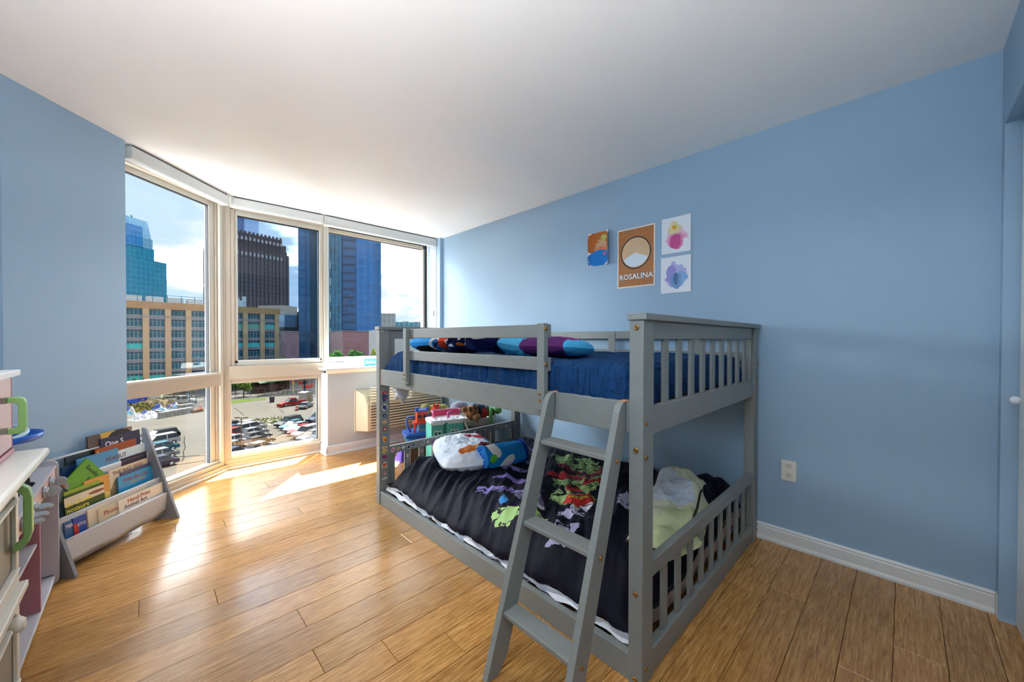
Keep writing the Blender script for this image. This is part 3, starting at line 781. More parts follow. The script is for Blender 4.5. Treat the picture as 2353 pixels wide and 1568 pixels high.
def comf(u, v):
    # u along width from front rail to wall, v along length from near end to far end
    x = CX_A + (CX_B - CX_A) * u; y = CY_A + (CY_B - CY_A) * v
    ex = min(u / .16, 1.); eb = min((1 - u) / .08, 1.); ey = min(v / .05, 1.); ez = min((1 - v) / .07, 1.)
    s = lambda t: t * t * (3 - 2 * t)
    front = math.sin(min(ex, 1) * PI / 2) ** .8
    base = .118 + .165 * front * (s(ey) * .9 + .1) * (s(ez) * .75 + .25) * (.72 + .28 * s(eb))
    r = .55
    cx, sx = math.cos(r), math.sin(r)
    a = x * cx + y * sx; b = -x * sx + y * cx
    f1 = fbm(a * 2.2, b * 9.0, 1.3, 3); f2 = fbm(a * 5, b * 26, 4.1, 2)
    ridge = (1 - abs(noise.noise(V((a * 1.8 + .6, b * 7.5, 9.0))))) ** 3
    amp = .5 + .5 * s(min(ex, 1))
    ridge2 = (1 - abs(noise.noise(V((a * 2.6 + 3.1, b * 17, 4.0))))) ** 4
    z = base + (.022 * f1 + .008 * f2 + .026 * ridge + .012 * ridge2 - .016) * amp
    z += .030 * (1 - abs(noise.noise(V((x * 2.2 + y * 1.5, y * 4.5 - x * 2.0, 12.0))))) ** 3 * amp * max(0., 1 - v * 1.6)
    z += .05 * math.exp(-((x - 2.35) ** 2 / .10 + (y - .78) ** 2 / .05))
    z += .035 * math.exp(-((y - 2.35) ** 2 / .06)) * (1 - u)
    q = fbm(y * 9, x * 3, 3, 2)
    x2 = x + (.010 * f1 + .018 * q) * (1 - ex) * (1 - v * .3)
    if u < .005: x2 = x + .012 + .016 * q
    return (x2, y + .012 * f2 * (1 - abs(2 * v - 1)), max(z, .112))
cf = thing('comforter', 'rumpled black comforter with green, red and lilac print on the lower bunk', 'comforter', (BX0, BY0, .24))
MB().grid(120, 200, comf).build('quilt_top', comforter_mat(), cf)
def hem(u, v):
    p = V(comf(.0, u)); return (p.x - .002 + .004 * v, p.y, p.z - .004 - .020 * v * (1 + .6 * math.sin(p.y * 31)))
MB().grid(120, 2, hem).build('pale_lining', mat('comforter_lining', 'c9d3e2', .7), cf)
def hem2(u, v):
    p = V(comf(u, 0.)); return (p.x, p.y - .003 * v, p.z - .012 - .05 * v - .02 * math.sin(p.x * 9))
MB().grid(60, 3, hem2).build('tan_lining', mat('comforter_tan', '9a8378', .75, bump=.1), cf)

def pillow(name, label, c, size, rotz, m, tilt=(0, 0), seed=0, wr=.035, cat='pillow', group=None, pw=3.0, edge=.22):
    """soft pillow: pinched corners, puffed middle, wrinkles"""
    t = thing(name, label, cat, c, rotz, group)
    w, l, h = size
    R = Matrix.Rotation(tilt[0], 3, 'X') @ Matrix.Rotation(tilt[1], 3, 'Y')
    n = 40
    def side(sg):
        def fn(u, v):
            a = 2 * u - 1; b = 2 * v - 1
            prof = max(0., (1 - abs(a) ** pw)) ** .5 * max(0., (1 - abs(b) ** pw)) ** .5
            pin = 1 - .10 * (a * a * b * b) - .04 * (a * a + b * b)
            k = .6 * fbm(a * 1.3 + seed, b * 1.3, seed * 1.3 + sg, 2)
            rid = (1 - abs(noise.noise(V((a * 2.4 + seed, b * 6 + seed, 2.2))))) ** 4 + .6 * (1 - abs(noise.noise(V((a * 7 + seed, b * 3 - seed, 5.2))))) ** 5
            z = sg * h * prof * (1 + wr * 6 * k) + wr * (rid - .3) * .35 * prof * sg
            p = V((a * w * pin, b * l * pin, z))
            return R @ p
        return fn
    mb = MB(); mb.grid(n, n, side(1)); k0 = len(mb.f); mb.grid(n, n, side(-1))
    for i in range(k0, len(mb.f)): mb.f[i] = mb.f[i][::-1]
    mb.build('pillow_body' if cat == 'pillow' else 'body', m, t, local=True)
    return t
# white pillow with orange print, lower bunk
m = printed('pillow_white_print', 'e9eaee', [('d9722f', .02, -.16, .12, .045, .10, .5), ('e08a3c', .06, -.13, .05, .03, .1), ('7a2c3a', .16, -.10, .09, .06, .10, .4), ('b8334a', .14, .12, .12, .05, .12), ('4f8fc0', .22, .05, .05, .06, .12), ('c8d2dc', .0, .05, .04, .02, .1), ('2f7fc8', -.30, -.19, .05, .03, .1)], .7, 'xy', bump=.3, bscale=14, nscale=12)
pillow('pillow', 'white pillow with an orange and red print on the lower bunk', (1.72, 2.30, .345), (.23, .32, .072), -.42, m, (.05, -.03), 3, .05)
# rolled blue plush towel
roll = thing('rolled_blanket', 'rolled bright blue fleece blanket with white and green patches', 'blanket', (1.84, 2.00, .375), -.20)
m = printed('blanket_blue_print', '1d7fc4', [('e9e4da', -.10, .05, .035, .05, .02, .5), ('e9e4da', -.02, -.045, .075, .035, .02, .7), ('5cb531', -.125, .0, .03, .025, .02, .9), ('1c3f9a', .26, .0, .12, .3, .02)], .95, 'xz', bump=.35, bscale=220, nscale=6)
def spiral():
    mb = MB(); L_ = .165
    def fn(u, v):
        a = u * 3.4 * PI + .3; r = .108 - .024 * (1 - u) * 3.0; r = max(r, .018)
        f = 1 + .03 * math.sin(5 * a + v * 4)
        x = -L_ + 2 * L_ * v
        e = 1 - .16 * abs(2 * v - 1) ** 6
        return (x + .012 * math.sin(a * 2) , r * math.cos(a) * f * e, r * math.sin(a) * f * e * .92 - .01)
    mb.grid(120, 24, fn)
    for sgn in (-1, 1):
        pts = [(sgn * L_ * .97, .094 * math.cos(q), .086 * math.sin(q) - .01) for q in [2 * PI * i / 24 for i in range(24)]]
        mb.add(pts, [list(range(24)) if sgn > 0 else list(range(24))[::-1]])
    return mb
spiral().build('fleece_roll', m, roll, local=True)
for k in range(4):
    pts = [( -.168 + .004 * math.sin(i), (.020 + .021 * k) * math.cos(q), (.020 + .021 * k) * .92 * math.sin(q) - .01) for i, q in enumerate([2 * PI * j / 28 for j in range(29)])]
    MB().tube(pts, .010, 6).build('rolled_edge', mat('blanket_edge_%d' % (k % 2), ('2a6fd0', '1f8fd2')[k % 2], .95), roll, local=True)
# cream quilted baby blanket at the near end
m = printed('cream_quilt_print', 'd3d2b4', [('cfd3da', .10, .10, .12, .22, .03, -.5), ('b89c90', .02, .22, .10, .03, .2), ('c3c89a', -.25, -.18, .22, .2, .06)], .85, 'xy', bump=.5, bscale=26, nscale=9)
qb = thing('quilted_blanket', 'folded cream quilted baby blanket with brown binding on the lower bunk', 'blanket', (1.96, .83, .30), .10)
def qf(u, v):
    x = -.46 + .92 * u; y = -.165 + .33 * v
    e = min(min(u, 1 - u) / .14, min(v, 1 - v) / .22, 1.); e = math.sin(e * PI / 2)
    hgt = (.05 + .105 * math.exp(-((x - .22) ** 2 / .05 + (y - .02) ** 2 / .04)) + .03 * fbm(x * 3, y * 4, 2.2, 3)) * e
    hgt += .016 * math.sin(x * 30 + y * 14 + 2 * fbm(x * 4, y * 4, 1, 2)) * e * .6 + .012 * math.sin(y * 42 - x * 10) * e * .6 + .012 * (1 - abs(noise.noise(V((x * 9, y * 16, 3.3))))) ** 3 * e
    taper = 1 - .45 * max(0, (.25 - u) / .25)
    return (x, y * taper + .03 * math.sin(x * 5), hgt - .02)
MB().grid(130, 60, qf).build('quilted_top', m, qb, local=True)
M_BIND = mat('brown_binding', '3b2c26', .8)
for vv, uu in ((.14, (.05, .97)), (.86, (.2, .97))):
    pts = [V(qf(uu[0] + (uu[1] - uu[0]) * i / 30, vv)) + V((0, 0, .003)) for i in range(31)]
    MB().tube(pts, .006, 6).build('binding', M_BIND, qb, local=True)
pts = [V(qf(.03 + .0 * i, .06 + .88 * i / 16)) + V((0, 0, .003)) for i in range(17)]
MB().tube(pts, .006, 6).build('binding', M_BIND, qb, local=True)

# upper bunk: blue quilt over mattress
um = thing('mattress', 'mattress on the upper bunk hidden under a blue quilt', 'mattress', (1.9, 1.6, .93))
MB().box((BX0 + .085, BY0 + .11, .9205), (BX1 - .09, BY1 - .16, 1.03)).build('mattress_pad', M_SHEET, um, bevel=.03, seg=3)
uq = thing('quilt', 'crinkled navy blue quilt covering the upper bunk mattress', 'quilt', (1.9, 1.6, 1.0))
def bluequilt(u, v):
    # u: goes up the front side, across the top, down the back
    y = BY0 + .048 + (BY1 - BY0 - .11) * v
    a = u * 1.45
    ez = min((1 - v) / .09, 1.); e0 = min(v / .035, 1.)
    rnd = math.sin(ez * PI / 2) * math.sin(e0 * PI / 2)
    top = .955 + (1.098 - .955) * (rnd ** .7)
    xf = BX0 + .040
    if u < .11:
        k = u / .11; x = xf + .006 * math.sin(k * PI) * -1; z = .945 + (top - .03 - .945) * k
    elif u < .18:
        k = (u - .11) / .07; x = xf + .045 * (1 - math.cos(k * PI / 2)); z = top - .03 + .03 * math.sin(k * PI / 2)
    elif u < .93:
        k = (u - .18) / .75; x = xf + .045 + (BX1 - .12 - xf - .0) * 0 + k * (BX1 - .115 - xf - .045); z = top
    else:
        k = (u - .93) / .07; x = BX1 - .115 + .055 * math.sin(k * PI / 2); z = top - .13 * (1 - math.cos(k * PI / 2))
    if u < .18: cr = .014 * fbm(y * 30, z * 5, 2.7, 3) + .012 * (1 - abs(noise.noise(V((y * 15, z * 4, 5.5))))) ** 3
    else: cr = .010 * fbm(x * 22, y * 7, 1.9, 4) + .012 * fbm(x * 4, y * 3, 7.7, 2)
    if u < .14: x -= cr * (1 if u > .01 else .3)
    else: z += cr
    return (x, y, z)
M_QUILT = crinkle('navy_quilt', '123a66', (9, 55, 9), .9, .03, .75, .35, (40, 14, 40), .15)
MB().grid(110, 190, bluequilt).build('quilt_cover', M_QUILT, uq)
# bedding heap at the far end of the upper bunk
m1 = printed('pillow_ball_print', '2b93dd', [('16161c', -.03, -.045, .17, .040, .12), ('e4dfda', -.13, .0, .055, .050, .06), ('2f6fb0', -.14, .002, .036, .036, .04), ('101420', -.14, .0, .013, .013, .1), ('101420', -.165, .012, .009, .009, .1), ('101420', -.118, -.012, .009, .009, .1), ('d8401f', -.215, .02, .05, .07, .05), ('d8cfc4', .25, .0, .045, .2, .01)], .75, 'yz', bump=.2, bscale=20, nscale=14)
pillow('pillow', 'bright blue pillow with ball print lying at the far end of the upper bunk', (1.46, 2.19, 1.155), (.17, .27, .052), .0, m1, (-.03, .10), 5, .03)
bl = thing('fleece_blanket', 'bunched navy fleece blanket with orange and white space print', 'blanket', (1.45, 1.70, 1.146))
_r = random.Random(21)
m2 = printed('space_blanket_print', '131a44', [(_r.choice(('c8641e', 'e6e6ee', '3f63b8', 'e6e6ee', 'c8641e')), _r.uniform(-.20, .20), _r.uniform(-.05, .07), *(lambda q: (q, q * _r.uniform(.6, 1.2)))(_r.uniform(.006, .020)), .10) for _ in range(22)], .95, 'yz', bump=.4, bscale=60, nscale=30)
mb = MB()
for i in range(5):
    r = random.Random(i)
    mb.ball((r.uniform(-.1, .12), -.15 + .075 * i, .02 + .012 * (i % 2)), (.15, .07, .062), 22, 14, fn=lambda p, i=i: 1 + .16 * fbm(p.x * 2.5 + i, p.y * 2.5, p.z * 2.5, 3))
mb.build('bunched_fleece', m2, bl, local=True)
m3 = printed('pillow_sky_print', '4aa3cf', [('d9dcd8', .0, -.115, .4, .022, .01), ('7ab8d4', .02, .03, .06, .05, .2)], .75, 'xy', bump=.15, bscale=18)
pillow('pillow', 'light blue pillow with pale piping on the upper bunk', (1.50, 1.46, 1.146), (.15, .13, .050), .35, m3, (.15, .10), 8, .03)
m4 = printed('pillow_purple_print', '5a2a66', [('4aa8d4', .05, -.24, .3, .13, .08), ('e8e6ec', .1, -.30, .2, .05, .1), ('d68a7a', -.06, .02, .02, .035, .1), ('8a2a7a', .0, -.10, .07, .04, .1)], .75, 'xy', bump=.15, bscale=18, nscale=10)
pillow('pillow', 'purple and turquoise pillow lying flat on the blue upper quilt', (1.56, 1.285, 1.146), (.19, .18, .050), .12, m4, (.0, .06), 12, .03)
# ================================================================== things on the walls
XW = XR - .001
def wall_paper(name, label, y0, y1, z0, z1, m, cat, curl=0.):
    """sheet of paper taped to the right wall; y runs right to left seen from the room"""
    t = thing(name, label, cat, (XW, (y0 + y1) / 2, z0))
    n = 10
    def fn(u, v):
        bend = curl * (max(0, .35 - u) / .35) ** 2 + curl * .5 * (max(0, u - .8) / .2) ** 2
        return (XW - .0012 - bend, y1 + (y0 - y1) * (1 - u), z0 + (z1 - z0) * v)
    mb = MB().grid(n, n, fn, sm=True)
    mb.grid(n, n, lambda u, v: V(fn(u, 1 - v)) + V((.0011, 0, 0)))
    mb.build('sheet', m, t)
    return t
m = printed('crayon_drawing_print', 'ece6e0', [('b86a34', .0, .18, .12, .11, 0.24), ('c8a080', -.02, .14, .06, .07, 0.60), ('d07a5a', -.02, .125, .05, .03, 0.80), ('b8b86a', -.045, .22, .03, .03, 0.80), ('2a78c0', .0, .060, .12, .065, 0.32), ('c86a7a', -.05, .09, .018, .012, 0.40)], .85, 'yz', nscale=60)
dr = wall_paper('crayon_drawing', 'small curled crayon drawing in orange and blue taped to the wall', 1.632, 1.832, 1.792, 2.062, m, 'drawing', .035)
m = printed('orange_poster_print', 'efe6dc', [], .6)
po = wall_paper('orange_poster', 'orange poster with white block lettering and a black ringed portrait disc', 1.262, 1.566, 1.586, 2.036, mat('poster_margin', 'e6dccf', .6), 'poster')
xf = XW - .0014; yc = 1.414; zc = 1.835
MB().prism([(xf, 1.272, 1.596), (xf, 1.556, 1.596), (xf, 1.556, 2.026), (xf, 1.272, 2.026)], (-.0005, 0, 0)).build('printed_field', mat('poster_orange', 'b0703c', .6, vary=.06, vscale=20), po)
def ring(r0, r1, x, m, nm, cy=yc, cz=zc, sy=1., half=None, squash=1.0):
    mb = MB(); n = 48; pts = []
    rng = range(n) if half is None else range(half[0], half[1])
    for i in rng:
        a, b = 2 * PI * i / n, 2 * PI * (i + 1) / n
        P = lambda q, r: (x, cy + r * math.cos(q) * sy, cz + r * math.sin(q) * squash)
        if r0 <= 0: mb.add([P(a, r1), P(b, r1), (x, cy, cz)], [(0, 1, 2)])
        else: mb.add([P(a, r0), P(a, r1), P(b, r1), P(b, r0)], [(0, 1, 2, 3)])
    return mb.build(nm, m, po)
M_INK = mat('poster_ink', '1e1a1c', .6)
ring(0, .118, xf - .0008, mat('poster_cream', 'd8b48c', .6, vary=.12, vscale=9), 'portrait_disc', cz=1.845)
ring(.113, .122, xf - .0010, M_INK, 'disc_outline', cz=1.845)
ring(0, .105, xf - .0011, mat('poster_pale', 'd6e2ea', .6), 'pale_segment', cz=1.845, half=(27, 45))
# faint outline icons scattered on the orange field
rr = random.Random(5); k = 0
M_LINE = mat('poster_icon_line', '8a5228', .6)
for iy in range(6):
    for iz in range(9):
        y = 1.288 + iy * .05 + (iz % 2) * .02; z = 1.612 + iz * .05
        if (y - yc) ** 2 + (z - 1.845) ** 2 < .138 ** 2 or (1.615 < z < 1.72 and 1.28 < y < 1.55) or y > 1.545: continue
        s = .011
        if k % 2: ring(s * .8, s, xf - .0007, M_LINE, 'icon', y, z)
        else:
            mb = MB()
            for a0, a1, b0, b1 in ((-s, s, -s, -s + .002), (-s, s, s - .002, s), (-s, -s + .002, -s, s), (s - .002, s, -s, s)):
                mb.quad((xf - .0007, y + a0, z + b0), (xf - .0007, y + a1, z + b0), (xf - .0007, y + a1, z + b1), (xf - .0007, y + a0, z + b1))
            mb.build('icon', M_LINE, po)
        k += 1
text('ROSALINA', (xf - .0010, 1.548, 1.648), (0, -1, 0), (0, 0, 1), .0575, M_INK, po, bold=.0034)
text('ROSALINA', (xf - .0018, 1.548, 1.648), (0, -1, 0), (0, 0, 1), .0575, mat('poster_white', 'eceaea', .6), po, bold=.0012)
m = printed('pink_card_print', 'e4e6ea', [('e6b8c8', .0, .11, .070, .075, 0.50), ('e0d0a0', .01, .165, .045, .05, 0.50), ('d890b0', .0, .085, .055, .06, 0.60), ('c85a90', .005, .08, .036, .05, 0.50), ('d8a03a', .012, .178, .016, .014, 0.25)], .8, 'yz', nscale=24)
wall_paper('watercolour_card', 'white card with a pink watercolour splash on the wall', 1.010, 1.212, 1.795, 2.045, m, 'picture', .004)
m = printed('violet_card_print', 'e4e6ea', [('b4b4dc', .0, .12, .075, .085, 0.50), ('9a92cc', .03, .13, .04, .06, 0.50), ('8ab0d8', -.035, .10, .04, .05, 0.50), ('7a9ac8', .0, .09, .035, .06, 0.60), ('5a7a9a', .0, .10, .016, .04, 0.40)], .8, 'yz', nscale=24)
wall_paper('watercolour_card', 'white card with a violet and blue watercolour splash on the wall', 1.008, 1.216, 1.518, 1.770, m, 'picture', .004)

# electrical outlet
ot = thing('wall_outlet', 'ivory duplex electrical outlet on the blue wall', 'outlet', (XR - .001, .458, .378))
M_IV = mat('ivory_plastic', 'd8d4c8', .35)
MB().box((XR - .0065, .421, .377), (XR - .001, .494, .495)).build('cover_plate', M_IV, ot, bevel=.002)
for z in (.409, .463):
    rc = MB().lathe([(.0165, 0), (.0165, .0015), (.0155, .002)], (XR - .0066, .4575, z), 24, ax=(-1, 0, 0)).build('receptacle', mat('ivory_plastic_2', 'cfcabc', .35), ot)
    mb = MB()
    for dy in (-.0065, .0065): mb.box((XR - .0092, .4575 + dy - .0012, z + .001), (XR - .0087, .4575 + dy + .0012, z + .009))
    mb.lathe([(.0026, 0), (.0026, .0006)], (XR - .0086, .4575, z - .007), 10, ax=(-1, 0, 0))
    mb.build('slot', M_DARKGASKET, rc)
MB().lathe([(.0022, 0), (.002, .001)], (XR - .0066, .4575, .436), 10, ax=(-1, 0, 0)).build('screw', M_STEEL, ot)

# ------------------------------------------------------------------ through-wall air conditioner
M_AC = mat('ac_beige_plastic', 'bdb59e', .45, vary=.03)
M_ACD = mat('ac_painted_shade', '3a352c', .8)  # dark sheets stand in for the shade behind louvres and vent bars
ac = thing('air_conditioner', 'beige through-wall air conditioner with louvred front under the sill', 'air conditioner', (2.1, SW, .2))
AX0, AX1, AZ0, AZ1 = 1.605, 2.585, .205, .64
# sleeve flange, then tapered body
MB().box((AX0 - .012, SW - .014, AZ0 - .012), (AX1 + .012, SW - .001, AZ1 + .012)).build('sleeve_flange', mat('ac_sleeve', 'b9b09a', .5), ac, bevel=.003)
YF = 3.865
vs = [(AX0, SW - .0145, AZ0), (AX1, SW - .0145, AZ0), (AX1, SW - .0145, AZ1), (AX0, SW - .0145, AZ1),
      (AX0 + .045, YF, AZ0 + .02), (AX1 - .02, YF, AZ0 + .02), (AX1 - .02, YF, .50), (AX0 + .045, YF, .50),
      (AX1 - .02, YF + .085, .60), (AX0 + .045, YF + .085, .60)]
fs = [(0, 1, 5, 4), (1, 2, 8, 6, 5), (4, 5, 6, 7), (7, 6, 8, 9), (9, 8, 2, 3), (0, 4, 7, 9, 3)]
MB().add(vs, fs).build('housing', M_AC, ac, bevel=.006)
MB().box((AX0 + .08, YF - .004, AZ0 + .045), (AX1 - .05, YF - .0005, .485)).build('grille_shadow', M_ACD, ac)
for i in range(15):
    z = AZ0 + .052 + i * .0288
    MB().add([(AX0 + .075, YF - .003, z), (AX1 - .045, YF - .003, z), (AX1 - .045, YF - .016, z + .006), (AX0 + .075, YF - .016, z + .006),
              (AX0 + .075, YF - .003, z + .021), (AX1 - .045, YF - .003, z + .021), (AX1 - .045, YF - .014, z + .021), (AX0 + .075, YF - .014, z + .021)],
             [(0, 1, 2, 3)[::-1], (3, 2, 6, 7)[::-1], (7, 6, 5, 4)[::-1], (0, 3, 7, 4), (1, 5, 6, 2)]).build('louvre', M_AC, ac)
sv = (V((0, .085, .10))).normalized(); nn = V((0, -.10, .085)).normalized()
MB().obox(V((2.1, YF + .042, .552)) + nn * .001, (.42, 0, 0), sv * .042, nn * .0012).build('vent_opening_shade', M_ACD, ac)
for i in range(8):
    MB().obox(V((2.1, YF + .042, .552)) + nn * .005 + sv * (-.038 + .0108 * i), (.42, 0, 0), sv * .0022, nn * .004).build('vent_bar', M_AC, ac)

# sign on the sill
sg = thing('sill_sign', 'bright blue sign with white lettering leaning on the window sill', 'sign', (1.92, 4.17, .8905))
MB().box((1.745, 4.168, .8905), (2.30, 4.186, .972)).build('board', mat('sign_blue', '3f9fd8', .5), sg, bevel=.002)
text('Such a b', (1.758, 4.1672, .918), (1, 0, 0), (0, 0, 1), .044, mat('sign_white', 'f2f4f4', .5), sg, bold=.0008)

# ------------------------------------------------------------------ toys behind the far end of the bed
bk = thing('toy_basket', 'round fabric toy basket with cream rim behind the bunk bed', 'basket', (2.405, 3.05, 0))
M_BKG = mat('basket_grey_fabric', '8d8a86', .9, bump=.3, bscale=120); M_BKC = mat('basket_cream_fabric', 'c9c2b4', .9, bump=.3, bscale=120)
c = (2.405, 3.05, 0)
MB().lathe([(.205, 0), (.212, .01), (.218, .37)], c, 32).build('body', M_BKG, bk)
MB().lathe([(.2185, .350), (.226, .355), (.226, .420), (.218, .425), (.205, .420), (.200, .372)], c, 32).build('folded_rim', M_BKC, bk)
for q in (-2.3, -1.5): MB().tube([V(c) + V((.221 * math.cos(q), .221 * math.sin(q), z)) for z in (.02, .15, .30)], .003, 5).build('seam', M_BKC, bk)
def fuzz(name, c, rough=1.): return mat(name, c, .95, bump=.6, bscale=160, vary=.15, vscale=20)
def plush(name, label, loc, blobs, cat='stuffed toy'):
    t = thing(name, label, cat, loc, group='toys heaped in the fabric basket')
    blobs = [(nm, mt, [it]) for nm, mt, its in blobs if nm in ('eye', 'stripe') for it in its] + [b for b in blobs if b[0] not in ('eye', 'stripe')]
    for nm, mt, items in blobs:
        mb = MB()
        for it in items:
            if it[0] == 'b': mb.ball(it[1], it[2], 16, 10, fn=lambda p: 1 + .05 * fbm(p.x * 3, p.y * 3, p.z * 3, 2))
            else: mb.tube(it[1], it[2], 10)
        mb.build(nm, mt, t, local=True)
    return t
M_EYE = mat('toy_black', '141214', .3)
plush('plush_animal', 'brown and black striped plush animal peeking over the basket rim', (2.235, 2.86, .45), [
    ('head', fuzz('plush_brown', '9a6238'), [('b', (0, 0, .04), (.07, .062, .072)), ('b', (-.075, .02, .075), (.034, .02, .03)), ('b', (.075, .02, .075), (.034, .02, .03))]),
    ('muzzle', fuzz('plush_tan', 'b58462'), [('b', (.008, -.055, .005), (.042, .036, .036)), ('t', [(.01, -.05, -.02), (.02, -.055, -.05)], [.02, .008])]),
    ('stripe', fuzz('plush_black', '1d1716'), [('t', [(-.05, -.03, .10), (-.055, -.045, .06)], [.012, .006]), ('t', [(0, -.03, .118), (0, -.058, .075)], [.013, .006]), ('t', [(.05, -.03, .10), (.055, -.045, .06)], [.012, .006]), ('b', (.09, .05, .02), (.06, .06, .08))]),
    ('eye', M_EYE, [('b', (-.025, -.062, .045), .009), ('b', (.03, -.060, .045), .009)]),
    ('mouth', M_EYE, [('t', [(-.015, -.092, -.005), (.01, -.094, -.013), (.03, -.088, -.005)], .003)])])
plush('plush_frog', 'green long-armed plush frog hanging over the basket rim', (2.515, 2.87, .45), [
    ('head', fuzz('plush_green', '5f9a58'), [('b', (.045, -.01, .02), (.045, .04, .038)), ('b', (.0, .05, .0), (.05, .05, .05))]),
    ('arm', fuzz('plush_green', '5f9a58'), [('t', [(-.03, .02, .045), (-.075, -.045, .05), (-.10, -.075, .0), (-.10, -.08, -.07), (-.095, -.085, -.115)], [.018, .017, .015, .015, .022]), ('t', [(-.095, -.085, -.11), (-.075, -.09, -.145)], [.014, .008]), ('t', [(-.095, -.085, -.11), (-.105, -.09, -.15)], [.014, .008])]),
    ('eye', M_EYE, [('b', (-.035, -.035, .03), .011)])])
plush('plush_ball', 'red and blue round plush toy in the middle of the basket', (2.39, 2.96, .45), [
    ('body', fuzz('plush_red', 'b02a26'), [('b', (.0, -.06, .005), (.07, .06, .05))]), ('cap', fuzz('plush_blue', '2a5a94'), [('b', (.0, .0, .06), (.08, .07, .05))]),
    ('snout', fuzz('plush_grey', '9a8e88'), [('b', (.05, -.06, .06), (.03, .03, .025))])])
plush('plush_bear', 'grey plush animal lying at the back of the basket', (2.30, 3.13, .48), [
    ('body', fuzz('plush_greyblue', '8d8f9c'), [('b', (-.02, .0, .02), (.10, .07, .06)), ('b', (-.11, -.04, .0), (.05, .045, .045))]), ('ear', fuzz('plush_white', 'd8d8dc'), [('b', (-.15, -.06, -.03), .022)])])
plush('plush_dinosaur', 'olive green plush toy slumped beside the basket rim', (2.20, 3.45, .452), [
    ('body', fuzz('plush_olive', '8f8d4e'), [('b', (0, 0, .0), (.11, .075, .05)), ('b', (.08, -.03, -.01), (.06, .05, .055)), ('b', (-.12, .0, .03), (.05, .05, .035))]), ('foot', fuzz('plush_olive2', 'a5a362'), [('b', (.10, -.07, -.02), (.03, .035, .035))])])
plush('plush_flame', 'small red plush toy between castle and basket', (2.145, 3.345, .452), [('body', fuzz('plush_red2', 'c0362a'), [('b', (0, 0, 0), (.055, .05, .05)), ('t', [(0, 0, .03), (.03, 0, .075)], [.03, .006]), ('t', [(0, 0, .03), (-.035, 0, .07)], [.03, .006])])])
# box the small toys rest on, hidden behind the dollhouse
tb = thing('storage_crate', 'brown storage crate behind the dollhouse holding plush toys', 'crate', (2.22, 3.42, 0))
MB().box((2.08, 3.32, 0), (2.36, 3.52, .40)).build('body', mat('crate_brown', '6a4a34', .8, vary=.1), tb, bevel=.004)
MB().box((2.075, 3.315, .38), (2.365, 3.525, .402)).build('rim', mat('crate_brown2', '7a563c', .8), tb, bevel=.003)
# teal dollhouse
dh = thing('dollhouse', 'teal plastic dollhouse with pink railed white roof terrace', 'dollhouse', (1.995, 2.965, 0), -.30)
M_TEAL = mat('teal_plastic', '5fbfae', .3); M_TEALD = mat('dark_teal', '1f7a6c', .4); M_CREAMP = mat('cream_plastic', 'ece8d4', .35); M_PINKP = mat('pink_plastic', 'd8648c', .3)
def rrect(x0, x1, y0, y1, r, z, n=5):
    pts = []
    for cx, cy, a0 in ((x1 - r, y1 - r, 0), (x0 + r, y1 - r, PI / 2), (x0 + r, y0 + r, PI), (x1 - r, y0 + r, 1.5 * PI)):
        for i in range(n + 1): pts.append((cx + r * math.cos(a0 + PI / 2 * i / n), cy + r * math.sin(a0 + PI / 2 * i / n), z))
    return pts
MB().prism(rrect(-.02, .16, -.10, .10, .03, .0), (0, 0, .425)).build('main_wall', M_TEAL, dh, local=True)
MB().prism(rrect(-.155, -.035, -.10, .10, .012, .0), (0, 0, .435)).build('side_wing', M_TEAL, dh, local=True)
MB().box((-.035, -.085, .0), (-.02, .09, .42)).build('hinge_gap', M_TEALD, dh, local=True)
for k in range(3):
    z = .105 + .14 * k
    MB().box((-.158, -.1035, z + .035), (-.033, -.10, z + .05)).build('floor_band', M_CREAMP, dh, local=True)
    MB().box((-.004, -.1035, z + .035), (.145, -.10, z + .05)).build('floor_band', M_CREAMP, dh, local=True)
for k in range(3):
    for xc in (-.095, .062):
        z = .055 + .14 * k
        w = MB(); w.prism([(xc - .034, -.1005, z - .045), (xc + .034, -.1005, z - .045), (xc + .034, -.1005, z + .04), (xc + .02, -.1005, z + .03), (xc, -.1005, z + .036), (xc - .02, -.1005, z + .03), (xc - .034, -.1005, z + .04)], (0, -.003, 0))
        fr = w.build('window_surround', M_CREAMP, dh, local=True)
        for s in (-1, 1):
            MB().prism([(xc + s * .016 - .011, -.1038, z - .036), (xc + s * .016 + .011, -.1038, z - .036), (xc + s * .016 + .011, -.1038, z + .022), (xc + s * .016 - .011, -.1038, z + .022)], (0, -.001, 0)).build('pane', M_TEALD, fr, local=True)
MB().prism(rrect(-.165, .17, -.11, .11, .045, .437), (0, 0, .022)).build('roof_deck', mat('roof_white_plastic', 'e8e8ea', .35), dh, local=True)
rail = [V(p) for p in rrect(-.10, .165, -.02, .105, .04, .5)]
mb = MB()
for a, b in zip(rail[:13], rail[1:14]): mb.add([(a.x, a.y, .459), (b.x, b.y, .459), (b.x * 1.06, b.y * 1.06, .515), (a.x * 1.06, a.y * 1.06, .515)], [(0, 1, 2, 3), (3, 2, 1, 0)])
mb.build('roof_rail', M_PINKP, dh, local=True)
MB().tube([(a.x * 1.06, a.y * 1.06, .516) for a in rail[:14]], .005, 6).build('rail_cap', mat('pale_pink', 'e8a4bc', .3), dh, local=True)
MB().tube([(.03, -.01, .459), (.03, -.01, .50), (.06, .0, .51)], .014, 8).build('slide_post', mat('magenta_plastic', 'c05a9a', .3), dh, local=True)
for x, y in ((-.10, -.06), (-.06, -.09), (0, -.08), (.06, -.09), (.1, -.06), (.12, -.02)): MB().lathe([(.006, 0), (.007, .008), (.003, .012)], (x, y, .459), 8).build('roof_stud', mat('roof_grey_plastic', 'b8bcc0', .4), dh, local=True)
